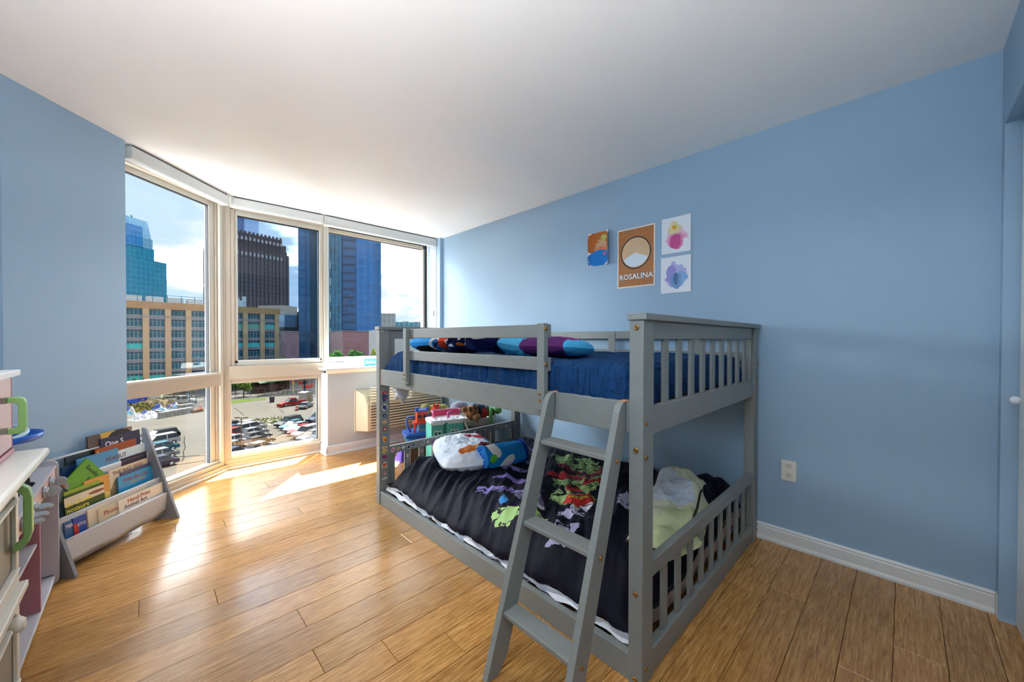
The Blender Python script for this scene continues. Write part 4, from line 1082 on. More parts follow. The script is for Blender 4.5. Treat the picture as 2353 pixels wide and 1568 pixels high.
MB().tube([(.155, -.112, .43), (.185, -.14, .33)], .008, 6).build('dangling_ramp', mat('beige_plastic', 'cfc8b8', .4), dh, local=True)
# blue and red toy castle
ca = thing('toy_castle', 'blue and red plastic toy castle with round tower windows', 'toy', (1.905, 3.24, 0), -.35)
M_BP = mat('blue_plastic', '1f5fc0', .3); M_RP = mat('red_plastic', 'd0332c', .3); M_OP = mat('orange_plastic', 'd2502c', .4)
MB().prism(rrect(-.17, .14, -.11, .11, .05, .285), (0, 0, .022)).build('upper_deck', M_BP, ca, local=True)
MB().prism(rrect(-.15, .13, -.09, .10, .04, .235), (0, 0, .02)).build('lower_deck', mat('blue_plastic_2', '2a78d0', .3), ca, local=True)
for x, y in ((-.145, -.06), (.10, -.06), (-.12, .08), (.10, .08)): MB().tube([(x, y, 0), (x, y, .285)], .011, 8).build('support_post', mat('teal_post_plastic', '3f8a94', .4), ca, local=True)
MB().box((-.10, -.02, .0), (.10, .07, .235)).build('core_wall', mat('brown_printed_panel', '5a3a2a', .6, vary=.4, vscale=40), ca, local=True)
MB().box((-.045, -.05, .40), (.055, .03, .50)).build('tower_wall', M_OP, ca, local=True)
for x in (-.02, .03): MB().lathe([(.017, 0), (.017, .002)], (x, -.0505, .452), 14, ax=(0, -1, 0)).build('tower_window', mat('navy_plastic', '18204a', .4), ca, local=True)
MB().box((-.055, -.055, .50), (.065, .035, .512)).build('tower_cap', M_BP, ca, local=True)
for x in (-.045, .055): MB().box((x - .012, -.055, .512), (x + .012, -.03, .535)).build('battlement', M_BP, ca, local=True)
MB().prism(rrect(-.085, .055, -.085, .02, .03, .385), (0, 0, .016)).build('balcony', M_RP, ca, local=True)
MB().tube([(-.07, -.08, .386), (-.072, -.08, .307)], .008, 8).build('balcony_leg', M_RP, ca, local=True)
MB().box((-.03, -.055, .307), (.045, .0, .385)).build('gate_block', mat('grey_printed_panel', '8c9296', .5, vary=.2, vscale=60), ca, local=True)
MB().prism([(-.022, -.0556, .335), (.037, -.0556, .335), (.037, -.0556, .365), (.007, -.0556, .38), (-.022, -.0556, .365)], (0, -.001, 0)).build('gate_arch', mat('arch_teal', '3a8aa8', .5), ca, local=True)
MB().tube([(-.06, -.03, .445), (-.125, -.03, .45), (-.14, -.03, .43), (-.13, -.03, .36), (-.10, -.03, .31)], .010, 8).build('side_chute', M_BP, ca, local=True)
MB().box((.055, -.04, .307), (.075, .02, .47)).build('side_tower', M_BP, ca, local=True)
# purple toy on the floor and a blue tray under the castle front
pt = thing('purple_toy', 'translucent purple pyramid toy standing on the sunny floor', 'toy', (1.80, 3.42, 0), .3)
MB().add([(-.06, -.05, .0), (.06, -.05, .0), (.06, .05, .0), (-.06, .05, .0), (.03, .02, .17)], [(3, 2, 1, 0), (0, 1, 4), (1, 2, 4), (2, 3, 4), (3, 0, 4)]).build('cone_body', mat('purple_plastic', '6a58c8', .2), pt, local=True)
MB().prism(rrect(-.07, .07, -.06, .06, .02, 0), (0, 0, .006)).build('base_plate', mat('purple_plastic_2', '7a6ad0', .3), pt, local=True)
tr = thing('toy_tray', 'light blue plastic tray on the floor beside the dollhouse', 'toy', (1.80, 2.93, 0), .2)
MB().prism(rrect(-.07, .07, -.05, .05, .02, 0), (0, 0, .012)).build('tray_base', mat('lightblue_plastic', '5aa0c8', .3), tr, local=True)
mb = MB(); pts = [V(p) for p in rrect(-.07, .07, -.05, .05, .02, .012)]
for a, b in zip(pts, pts[1:] + pts[:1]): mb.add([a, b, (b.x * 1.12, b.y * 1.12, .05), (a.x * 1.12, a.y * 1.12, .05)], [(0, 1, 2, 3), (3, 2, 1, 0)])
mb.build('tray_wall', mat('lightblue_plastic_2', '6ab4d8', .3), tr, local=True)
# plastic bag hanging under the upper rail
pb = thing('plastic_bag', 'crumpled white plastic bag hanging from the upper bunk rail', 'bag', (1.40, 2.50, .78))
mb = MB()
mb.ball((1.312, 2.50, .812), (.05, .06, .075), 30, 20, fn=lambda p: (1 + .55 * fbm(p.x * 1.8 + 4, p.y * 1.8, p.z * 1.8, 4) + .25 * (1 - abs(noise.noise(V((p.x * 3, p.y * 3, p.z * 5))))) ** 3) * (.75 + .35 * max(0, p.z)))
mb.build('bag_body', mat('thin_white_plastic', 'dcdde0', .25, bump=.4, bscale=30), pb)
mb = MB().grid(14, 5, lambda u, v: (1.35 + .25 * u, 2.47 - .10 * u + .06 * v, .850 - .03 * math.sin(u * 3) - .022 * v - .008 * math.sin(9 * u + v)))
mb.build('bag_tail', printed('bag_print', 'dcdad8', [('b83a34', .06, .04, .03, .02, .2), ('7a8a9a', .14, .03, .03, .015, .2)], .35, 'xz', nscale=30), pb)
# ------------------------------------------------------------------ added fill light out of view, modelled as a standing uplight
TLX, TLY, TLZ = -.47, .32, 1.58
FILL_W = 18.0
tl_ = thing('added_fill_lamp', 'added slim white uplight out of view, brightening the room', 'added fill light', (TLX, TLY, 0))
M_LMP = mat('fill_lamp_white_metal', 'd8d8d6', .4)
MB().lathe([(.125, 0), (.125, .012), (.11, .022), (.02, .03)], (TLX, TLY, 0), 28).build('base', M_LMP, tl_)
MB().lathe([(.011, .03), (.011, TLZ - .075)], (TLX, TLY, 0), 12).build('pole', M_LMP, tl_)
MB().lathe([(.02, TLZ - .08), (.06, TLZ - .07), (.11, TLZ - .035), (.135, TLZ + .012), (.132, TLZ + .012), (.106, TLZ - .03), (.055, TLZ - .06), (.02, TLZ - .066)], (TLX, TLY, 0), 32).build('bowl_shade', M_LMP, tl_)
ld_ = bpy.data.lights.new('added_fill_bulb', 'AREA'); ld_.shape = 'DISK'; ld_.size = .2; ld_.energy = FILL_W; ld_.color = (1.0, .965, .92)
lo_ = bpy.data.objects.new('added_fill_bulb', ld_); COL.objects.link(lo_); lo_.location = (TLX, TLY, TLZ - .012); lo_.rotation_euler = (PI, 0, 0)
# ================================================================== play kitchens at the left wall
M_OFFW = mat('offwhite_painted_board', 'dcd8cc', .4, vary=.03); M_TAUPE = mat('taupe_recess', '8f8778', .55, vary=.05)
M_PINK = mat('pale_pink_board', 'd8b6b4', .4, vary=.03); M_PINKD = mat('dusty_pink_board', 'b0747c', .45, vary=.04)
M_GRN = mat('green_plastic_handle', '86b46a', .35); M_GREYB = mat('light_grey_board', 'b9b6bc', .5, vary=.02); M_SILV = mat('silver_plastic', 'a9adb0', .3, .35)
ka = thing('play_kitchen', 'off-white and pink toy kitchen with green handles and a counter', 'play kitchen', (-.48, 1.62, 0))
KX0, KX1, KY0, KY1 = -.65, -.303, 1.20, 2.0
def kp(nm, a, b, m, par=None, bev=.003): return MB().box(a, b).build(nm, m, par or ka, bevel=bev)
kp('body', (KX0, KY0, 0), (KX1 - .018, KY1, .795), M_OFFW)
ct = MB().box((KX0 - .004, KY0 - .02, .797), (-.238, KY1 + .022, .822)).build('countertop', mat('cream_countertop', 'e2e1d6', .25), ka, bevel=.009, seg=3)
kp('counter_moulding', (KX1 - .018, KY0, .772), (-.262, KY1 + .012, .7965), M_OFFW)
for y0, y1 in ((1.62, 1.992), (1.21, 1.60)):
    for z0, z1 in ((.40, .745), (.045, .375)):
        d = kp('door', (KX1 - .0175, y0, z0), (KX1 - .004, y1, z1), M_TAUPE)
        for a, b in (((y0, z0), (y1, z0 + .05)), ((y0, z1 - .05), (y1, z1)), ((y0, z0 + .05), (y0 + .045, z1 - .05)), ((y1 - .045, z0 + .05), (y1, z1 - .05))):
            MB().box((KX1 - .004, a[0], a[1]), (KX1 + .002, b[0], b[1])).build('door_frame', M_OFFW, d, bevel=.002)
        for zz in (z0 + .06, z1 - .066): MB().box((KX1 - .004, y0 + .05, zz), (KX1 + .012, y1 - .05, zz + .007)).build('bead_moulding', M_OFFW, d, bevel=.002)
        for yy in (y0 + .052, y1 - .06): MB().box((KX1 - .004, yy, z0 + .05), (KX1 + .006, yy + .007, z1 - .05)).build('bead_moulding', M_OFFW, d, bevel=.002)
        if z0 < .1: MB().lathe([(.008, 0), (.008, .014), (.02, .022), (.022, .032), (.014, .04)], (KX1 + .002, y0 + .18, z1 - .025), 16, ax=(1, 0, 0)).build('knob', M_OFFW, d)
kp('ledge_moulding', (KX1 - .0175, KY0, .376), (KX1 + .02, KY1, .399), M_OFFW); kp('ledge_moulding', (KX1 - .0175, KY0, .746), (KX1 + .012, KY1, .771), M_OFFW)
def dhandle(y, x0, x1, za, zb, w=.020):
    """D-shaped handle seen from the side: grey stubs, green bow"""
    t = MB()
    zc = [(x0, zb), (x1 - .012, zb), (x1 - .003, zb - .006), (x1, zb - .018), (x1, za + .018), (x1 - .003, za + .006), (x1 - .012, za), (x0, za),
          (x0, za + .017), (x1 - .022, za + .017), (x1 - .016, za + .024), (x1 - .016, zb - .024), (x1 - .022, zb - .017), (x0, zb - .017)]
    n = len(zc); V3 = [(x, y, z) for x, z in zc]; V4 = [(x, y + w, z) for x, z in zc]
    t.add(V3 + V4, [(i, (i + 1) % n, n + (i + 1) % n, n + i) for i in range(n)])
    for base, rev in ((0, 0), (n, 1)):
        qs = [(0, 1, 12, 13), (1, 2, 3, 11, 12), (3, 4, 10, 11), (4, 5, 6, 9, 10), (6, 7, 8, 9)]
        for q in qs: t.f.append([base + i for i in (q if rev else q[::-1])]); t.m.append(0); t.sm.append(False)
    # shift indices: caps were written against the first vertices
    return t
up_x = -.312
kp('upper_cabinet', (KX0, 1.30, .838), (up_x - .014, 1.995, 1.070), M_PINK)
ud = kp('upper_door', (up_x - .0135, 1.30, .842), (up_x, 1.988, 1.066), M_PINK)
kp('upper_edge', (up_x - .0135, 1.9885, .838), (up_x + .001, 1.9955, 1.070), M_PINKD); kp('upper_base', (KX0, 1.29, .8225), (up_x + .004, 1.998, .837), M_PINKD)
kp('top_board', (KX0 - .004, 1.28, 1.071), (-.296, 2.012, 1.090), mat('white_top_board', 'e4e4e2', .4))
for z in (.915, 1.006): MB().box((up_x, 1.842, z - .008), (up_x + .014, 1.862, z + .009)).build('handle_stub', M_TAUPE, ud)
dhandle(1.842, up_x + .014, -.262, .905, 1.016).build('door_handle', M_GRN, ud, bevel=.003)
ld = [o for o in ka.children if o.name.startswith('door')][0]
pts = [(KX1 + .003, .735), (KX1 + .022, .735), (KX1 + .036, .722), (KX1 + .042, .690), (KX1 + .042, .580), (KX1 + .034, .552), (KX1 + .022, .535), (KX1 + .003, .530), (KX1 + .003, .55), (KX1 + .016, .558), (KX1 + .024, .575), (KX1 + .024, .700), (KX1 + .016, .715), (KX1 + .003, .717)]
t = MB(); n = len(pts); yb = 1.90
t.add([(x, yb, z) for x, z in pts] + [(x, yb + .03, z) for x, z in pts], [(i, (i + 1) % n, n + (i + 1) % n, n + i) for i in range(n)])
for b_, rv in ((0, 0), (n, 1)):
    for q in ((0, 1, 12, 13), (1, 2, 11, 12), (2, 3, 11), (3, 4, 10, 11), (4, 5, 10), (5, 6, 9, 10), (6, 7, 8, 9)):
        t.f.append([b_ + i for i in (q if rv else q[::-1])]); t.m.append(0); t.sm.append(False)
t.build('oven_handle', M_GRN, ld, bevel=.003)

# grey and pink play kitchen beside it
kb = thing('play_kitchen', 'low grey and pink toy stove unit with silver knobs and open shelves', 'play kitchen', (-.48, 2.45, 0))
def kq(nm, a, b, m, par=None, bev=.002): return MB().box(a, b).build(nm, m, par or kb, bevel=bev)
QX0, QX1, QY0, QY1 = -.652, -.320, 2.035, 2.862
prof = [(QX0, 0), (-.335, 0), (-.322, .004), (-.313, .014), (-.311, .03), (-.311, .575), (-.313, .588), (-.322, .598), (-.335, .602), (QX0, .602)]
MB().prism([(x, QY1 - .014, z) for x, z in prof], (0, .014, 0)).build('side_panel', M_GREYB, kb)
kq('side_panel', (QX0, QY0, 0), (QX1, QY0 + .014, .58), M_GREYB)
kq('back_panel', (QX0, QY0 + .014, .02), (QX0 + .008, QY1 - .014, .60), M_GREYB)
kq('top_board', (QX0 + .008, QY0, .566), (QX1 + .004, QY1 - .0145, .580), M_GREYB)
fa = kq('control_fascia', (QX1 - .014, QY0 + .0145, .50), (QX1, QY1 - .0145, .5655), M_PINK)
kq('bottom_shelf', (QX0 + .008, QY0 + .0145, .028), (QX1 - .002, QY1 - .0145, .045), M_GREYB)
kq('divider', (QX0 + .008, 2.505, .0455), (QX1 - .004, 2.519, .4995), M_PINKD)
kq('shelf', (QX0 + .008, 2.5195, .325), (-.358, QY1 - .0145, .337), M_GREYB); kq('shelf', (QX0 + .008, QY0 + .0145, .325), (-.332, 2.5045, .337), M_GREYB)
for y, ang in ((2.70, .0), (2.545, .1), (2.33, 1.35), (2.235, 1.45), (2.16, 1.5)):
    kn = MB().lathe([(.025, 0), (.026, .004), (.024, .007), (.020, .009), (.021, .013), (.019, .018)], (QX1 + .0005, y, .534), 20, ax=(1, 0, 0)).build('knob', M_SILV, fa)
    ax_ = V((0, math.sin(ang), math.cos(ang))); sd = V((0, math.cos(ang), -math.sin(ang)))
    pts = [V((QX1 + .018, y, .534)) + ax_ * a + V((1, 0, 0)) * b for a, b in ((-.021, 0), (-.021, .012), (-.014, .028), (0, .036), (.014, .028), (.021, .012), (.021, 0))]
    MB().prism([p - sd * .004 for p in pts], sd * .008).build('knob_grip', M_SILV, kn, bevel=.0015)
kq('hinge_strip', (-.43, QY1 - .0165, .046), (-.33, QY1 - .0145, .049), M_DARKGASKET, bev=0)
# toys on the stove top
def traincar(loc, rz, label, cols):
    t = thing('toy_train', label, 'toy', loc, rz, 'toy train pieces on the play stove')
    MB().box((-.035, -.014, .006), (.035, .014, .013)).build('chassis', mat('toy_black_plastic', '23262a', .4), t, local=True, bevel=.001)
    MB().box((-.030, -.012, .0135), (.022, .012, .036)).build('body', mat('toy_' + cols, cols, .35), t, local=True, bevel=.002)
    MB().box((.0, -.009, .0365), (.018, .009, .044)).build('stack', mat('toy_cream', 'd8d0b8', .4), t, local=True)
    for x in (-.022, .022):
        for s in (-1, 1): MB().lathe([(.008, 0), (.008, .004)], (x, s * .0142, .008), 10, ax=(0, s, 0)).build('wheel', M_EYE, t, local=True)
traincar((-.372, 2.50, .5803), .5, 'black toy train wagon on the play stove', '2c2f33')
traincar((-.372, 2.40, .5803), 1.5, 'turquoise toy train engine on the play stove', '1f8ea0')
traincar((-.378, 2.31, .5803), 1.55, 'yellow toy train wagon on the play stove', 'c8cc2a')
gt = thing('toy_track', 'blue plastic spiral toy ramp with orange pieces on the play stove', 'toy', (-.50, 2.74, .5803))
M_TB = mat('track_blue', '1a5fc4', .3)
MB().lathe([(.055, 0), (.05, .012), (.022, .02), (.020, .155)], (-.50, 2.74, .5803), 20).build('tower', mat('track_navy', '1a3f8a', .4), gt)
pc = V((-.49, 2.74, .735))
MB().lathe([(.02, 0), (.135, .0), (.148, .008), (.152, .030), (.147, .031), (.141, .010), (.02, .006)], pc, 40).build('ramp', M_TB, gt)
MB().tube([pc + V((.10 * math.cos(q), .10 * math.sin(q), .012 + .05 * k / 14)) for k, q in enumerate([-1.2 + 2.6 * i / 14 for i in range(15)])], .010, 8).build('spiral_rail', mat('track_pale', 'b8d4d8', .4), gt)
MB().box((-.46, 2.66, .7415), (-.43, 2.685, .79)).build('orange_piece', M_OP, gt, bevel=.003)
MB().lathe([(.03, 0), (.032, .03), (.022, .045)], (-.53, 2.66, .7415), 14).build('orange_cup', M_OP, gt)
MB().ball((-.50, 2.60, .86), (.025, .022, .028)).build('red_top', M_RP, gt)
MB().tube([(-.50, 2.70, .735), (-.50, 2.63, .80), (-.50, 2.60, .85)], .010, 8).build('arm', mat('track_green', '1f4a34', .4), gt)
MB().box((-.515, 2.615, .80), (-.485, 2.64, .828)).build('cream_piece', M_CREAMP, gt, bevel=.003)

# ================================================================== book sling shelf
FL = V((-.261, 2.849, 0)); WD = V((.415, .49, 0)).normalized(); PN = V((-WD.y, WD.x, 0)); BL = .643
UP = V((0, 0, 1))
def bs(a, p, z): return FL + WD * a + PN * p + UP * z
M_SHELFG = mat('grey_shelf_board', '85868a', .45, vary=.03)
sh = thing('book_rack', 'grey sloping kids book rack with white fabric sling pockets', 'bookshelf', FL + WD * .32 + PN * .12)
prof = [(.0, .0), (.0, .012), (.196, .592), (.206, .602), (.212, .605), (.222, .605), (.222, .0), (.19, .0)]
for a in (0, BL - .016):
    MB().prism([bs(a, p, z) for p, z in prof], WD * .016).build('side_panel', M_SHELFG, sh, bevel=.003)
M_SLING = mat('white_sling_fabric', 'd0d2d6', .85, bump=.15, bscale=50)
TIERS = [(.072, .172), (.118, .272), (.186, .440)]
for i, (p, z) in enumerate(TIERS):
    MB().tube([bs(.0165, p, z), bs(BL - .0165, p, z)], .008, 10).build('rod', M_SLING, sh)
    dpt = .115
    def sling(u, v, p=p, z=z, i=i):
        a = .018 + (BL - .036) * u
        sag = .010 * math.sin(u * PI) + .004 * math.sin(u * 17 + i)
        k = v * 2
        if k < 1: pp = p - .008 + .012 * k; zz = z - dpt * k - sag * k
        elif k < 1.5: k -= 1; pp = p + .004 + .10 * k * (.5 if i == 2 else 1); zz = z - dpt - sag
        else: k -= 1.5; pp = p + .004 + .05 * (.5 if i == 2 else 1) + .004 * k; zz = z - dpt - sag + .12 * k
        return bs(a, pp, zz)
    MB().grid(40, 12, sling).build('sling_pocket', M_SLING, sh)
MB().obox(bs(BL / 2, .10, .045), WD * (BL / 2 - .017), PN * .02, UP * .007).build('stretcher', M_SHELFG, sh)
MB().tube([bs(.0165, .214, .560), bs(BL - .0165, .214, .560)], .007, 10).build('rod', mat('pale_rod', 'cdd6d8', .5), sh)
LEAN = (PN * .08 + UP * .997).normalized(); BN = LEAN.cross(WD).normalized()      # BN faces the room
if BN.dot(V((0, 0, 0)) - FL) < 0: BN = -BN
M_PAGES = mat('book_pages', 'e6e2d6', .8)
def book(label, tier, k, tl, tr, cover, texts=(), marks=None, thick=.0035, tilt=False, ht=None):
    p, z = TIERS[tier]
    P0 = bs(0, p + (.030, .052, .012)[tier] - (.0062, .0058, .0050)[tier] * k, z - .02)
    TL = onp(*tl, P0, BN); TR = onp(*tr, P0, BN)
    if not tilt:                                                  # keep it inside the side panels
        a0 = max((TL - FL).dot(WD), .022); a1 = min((TR - FL).dot(WD), BL - .022)
        zt = (TL.z + TR.z) / 2 if abs(TL.z - TR.z) < .03 else max(TL.z, TR.z)
        base = P0 + LEAN * ((zt - P0.z) / LEAN.z)
        base = base - WD * (base - FL).dot(WD)
        TL = base + WD * a0; TR = base + WD * a1
    r = (TR - TL); w = r.length; r.normalize(); dn = -(BN.cross(r)).normalized()
    if dn.z > 0: dn = -dn
    h = ht or max(.06, (TL.z - (z - .105)) / max(.2, -dn.z))
    t = thing('picture_book', label, 'book', TL + r * (w / 2) + dn * h, group='picture books in the sling rack')
    c = TL + r * (w / 2) + dn * (h / 2)
    if marks is None: cm = mat('cover_' + cover, cover, .35, vary=.12, vscale=14)
    else:
        cm = printed('cover_%s_%d_%d' % (cover, tier, k), cover, marks, .35, 'xz', nscale=22)
    MB().obox(c, r * (w / 2), dn * (h / 2), BN * .0012).build('front_cover', cm, t)
    MB().obox(c - BN * (thick + .0024), r * (w / 2), dn * (h / 2), BN * .0012).build('back_cover', mat('back_' + cover, cover, .4), t)
    MB().obox(c - BN * (thick / 2 + .0012), r * (w / 2 - .003), dn * (h / 2 - .003), BN * (thick / 2)).build('pages', M_PAGES, t)
    MB().obox(TL + r * .0012 + dn * (h / 2) - BN * (thick / 2 + .0012), r * .0012, dn * (h / 2), BN * (thick / 2 + .0008)).build('spine', mat('back_' + cover, cover, .4), t)
    for body, fx, dy, size, col in texts:
        text(body, TL + r * (w * fx) + dn * dy + BN * .0016, r, -dn, size, mat('ink_' + col, col, .5), t, ext=.0002, bold=.0004)
    return t
B = book
B('tall picture book with a brown and yellow patterned cover at the back', 2, 0, (200, 1005), (302, 979), '5a4a42', (), [('c8a24a', -.03, .30, .03, .08, .3), ('8a6a5a', .06, .3, .05, .1, .3), ('2a2420', .02, .26, .05, .04, .3)])
B('dark navy picture book with pale script title and a red dot', 2, 1, (229, 1010), (320, 987), '30304a', (('One S', .10, .055, .045, 'e8e6f0'),), [('c0202c', .095, .33, .014, .012, .05), ('d86a3a', .06, .335, .010, .006, .05)])
B('thin dark teal book lying along the back pocket', 2, 0, (150, 1052), (216, 1032), '1c2c34', ())
B('red and yellow illustrated book with green leaves', 2, 2, (218, 1034), (312, 1007), '9a4a24', (('s', .02, .03, .035, 'e8c040'),), [('c8c08a', .03, .27, .07, .05, .1), ('7a5a30', .05, .26, .02, .03, .2), ('b8c8a0', .09, .28, .02, .04, .1)])
B('plain mid blue picture book in the third pocket', 2, 3, (176, 1058), (270, 1028), '4a8ab4', ())
B('pale blue book with dark red PEANUT BUTTER title', 1, 0, (233, 1050), (331, 1016), 'c4d6da', (('PEANUT', .08, .045, .034, '6a2a1e'), ('BUTTER', .42, .078, .034, '6a2a1e'), ('&', .16, .105, .036, '1f5a7a')))
B('dark navy and red small book behind the pocket edge', 1, 1, (278, 1052), (336, 1040), '2c2440', (), [('8a2030', .02, .2, .03, .02, .1), ('4a3a3a', -.02, .2, .02, .02, .1)])
B('navy blue book at the far left of the rack', 2, 2, (141, 1075), (176, 1066), '16305e', ())
B('cream book with grey THE BAD SEED title', 1, 2, (249, 1083), (338, 1052), 'd8c8ae', (('THE BAD SEED', .08, .036, .030, '6a4a40'),), [('8a7a5a', -.06, .10, .03, .09, .15)])
B('slim violet blue book in the second pocket', 1, 3, (277, 1086), (355, 1060), '54587a', ())
B('green book propped crookedly with handwritten title', 1, 4, (200, 1053), (250, 1096), '5f9a2e', (('Excelle', .18, .040, .030, '16200e'), ('E', .45, .085, .034, '16200e')), [('8a8a86', -.035, .06, .022, .028, .04), ('b8321e', -.035, .062, .008, .012, .05), ('3a6a1e', -.08, .0, .03, .06, .1)], tilt=True, ht=.17)
B('bright blue book with red Pete the Cat title', 1, 4, (270, 1096), (355, 1069), '2f98c8', (('Pete the Cat', .14, .040, .032, 'a82a34'), ('and the Perfect', .30, .060, .017, 'c8b02a')), [('d8c8a0', .075, .155, .012, .012, .02), ('e8f0f0', .03, .06, .035, .02, .1), ('3a7a3a', -.05, .07, .018, .03, .1)])
B('orange and yellow illustrated book standing mid rack', 1, 5, (192, 1107), (249, 1089), 'd89a4a', (), [('e0c070', .0, .12, .04, .03, .1), ('8a6a30', .03, .05, .03, .04, .2)])
B('yellow green thin book leaning over its neighbour', 1, 6, (146, 1130), (229, 1106), '9aa83a', (), [('d8dcc0', -.02, .16, .08, .02, .05)])
B('dark green book about drawing dinosaurs with yellow title', 1, 7, (146, 1142), (239, 1124), '2a4a1e', (('an draws', .02, .062, .036, 'e8d23a'), ('nosaurs', .02, .094, .036, 'e8d23a')), [('d8ccb0', .0, .172, .2, .024, .01), ('8a4a34', .03, .172, .03, .008, .15)])
B('long cream book standing behind the front pocket books', 0, 0, (202, 1172), (334, 1115), 'd9cdbb', (), [('b84a4a', .0, .13, .2, .003, .02), ('3a8ab0', .10, .125, .03, .008, .1)])
B('small blue book with white letters at the front left', 0, 1, (147, 1205), (164, 1195), '2a5a8a', (('TES', .1, .03, .022, 'e8e8e8'),))
B('red and blue chunky book in the front pocket', 0, 1, (167, 1193), (196, 1180), '2a4a9a', (('STO', .3, .05, .022, 'e8d8c8'),), [('c02a30', -.025, .06, .018, .1, .03)], .014)
B('cream book with a brown tree drawing in front pocket', 0, 1, (200, 1174), (229, 1162), 'd8c8ae', (), [('3a2e28', .0, .02, .016, .05, .3)])
B('cream book with red curly title in the front pocket', 0, 2, (225, 1172), (269, 1154), 'cfc0a4', (('Phono', .25, .045, .034, 'b04a3a'),), [('8a9a7a', -.02, .03, .02, .03, .3)])
B('white craft book with red Hand-Print Animal Art title', 0, 3, (271, 1149), (375, 1110), 'e4d8c6', (('Hand-Print', .18, .034, .034, '9a2a22'), ('Animal Art', .10, .062, .034, '1c3a5a')), [('2a4a6a', -.115, .06, .006, .2, .01)])
# ================================================================== outside: parking lot and city
G = -15.2
_imat = mat
def mat(name, c, *a, **k):          # outdoor surfaces are dull: no gloss unless asked for
    k.setdefault('spec', .02); return _imat(name, c, *a, **k)
KE = .298
def ext(c, k=.10): k = k * KE if k != .30 or True else k; return tuple(min(1, x) for x in (lambda s: tuple((12.92 * v if v <= .0031308 else 1.055 * v ** (1 / 2.4) - .055) for v in s))([v * k for v in srgb(c)]))
M_LOT = mat('worn_asphalt', ext('cfc6b6', .105), .95, vary=.22, vscale=.12)
M_ROAD = mat('street_asphalt', ext('a9a49c', .10), .95, vary=.15, vscale=.3)
M_WALK = mat('pale_pavement', ext('dcd2c0', .13), .95, vary=.1, vscale=.4)
M_GRASS = mat('grass_verge', ext('7f9a3a', .18), .95, vary=.4, vscale=1.5, bump=.4, bscale=8)
o = MB().box((-420, 12, G - .5), (900, 1200, G)).build('ground', M_ROAD); tag(o, kind='structure')
def ground_patch(name, px, z, m, label=None):
    pts = [onz(u, v, G) for u, v in px]
    o = MB().prism([(p.x, p.y, G + .005) for p in pts], (0, 0, z)).build(name, m); tag(o, label, kind='structure'); return o
ground_patch('ground_lot', [(180, 1500), (240, 948), (480, 938), (640, 906), (740, 898), (860, 960), (1000, 1500)], .03, M_LOT)
ground_patch('ground_verge', [(470, 925), (472, 918), (535, 921), (612, 915), (612, 919), (536, 928)], .06, M_GRASS)
ground_patch('ground_pavement', [(430, 921), (640, 901), (655, 893), (700, 893), (700, 898), (660, 899), (642, 906), (430, 925)], .09, M_WALK)
ground_patch('ground_lane', [(640, 892), (700, 868), (790, 872), (760, 905)], .07, mat('pale_road', ext('c8c6c2', .12), .95, vary=.1))
# painted bay lines and cracks in the lot
M_CRACK = mat('lot_crack', ext('5a544a', .06), .95)
for k, px in enumerate(([(424, 1005), (423, 1018), (426, 1028), (421, 1040), (423, 1052), (418, 1062)], [(640, 940), (646, 944), (652, 950)], [(612, 985), (618, 998), (622, 1010)], [(655, 990), (648, 998), (632, 1006), (615, 1009)], [(560, 955), (552, 948), (538, 938)], [(340, 1075), (420, 1068), (470, 1060)], [(330, 1055), (470, 1048)])):
    pts = [onz(u, v, G) + V((0, 0, .045)) for u, v in px]
    o = MB().tube(pts, .05, 4).build('ground_crack', M_CRACK); tag(o, kind='structure')

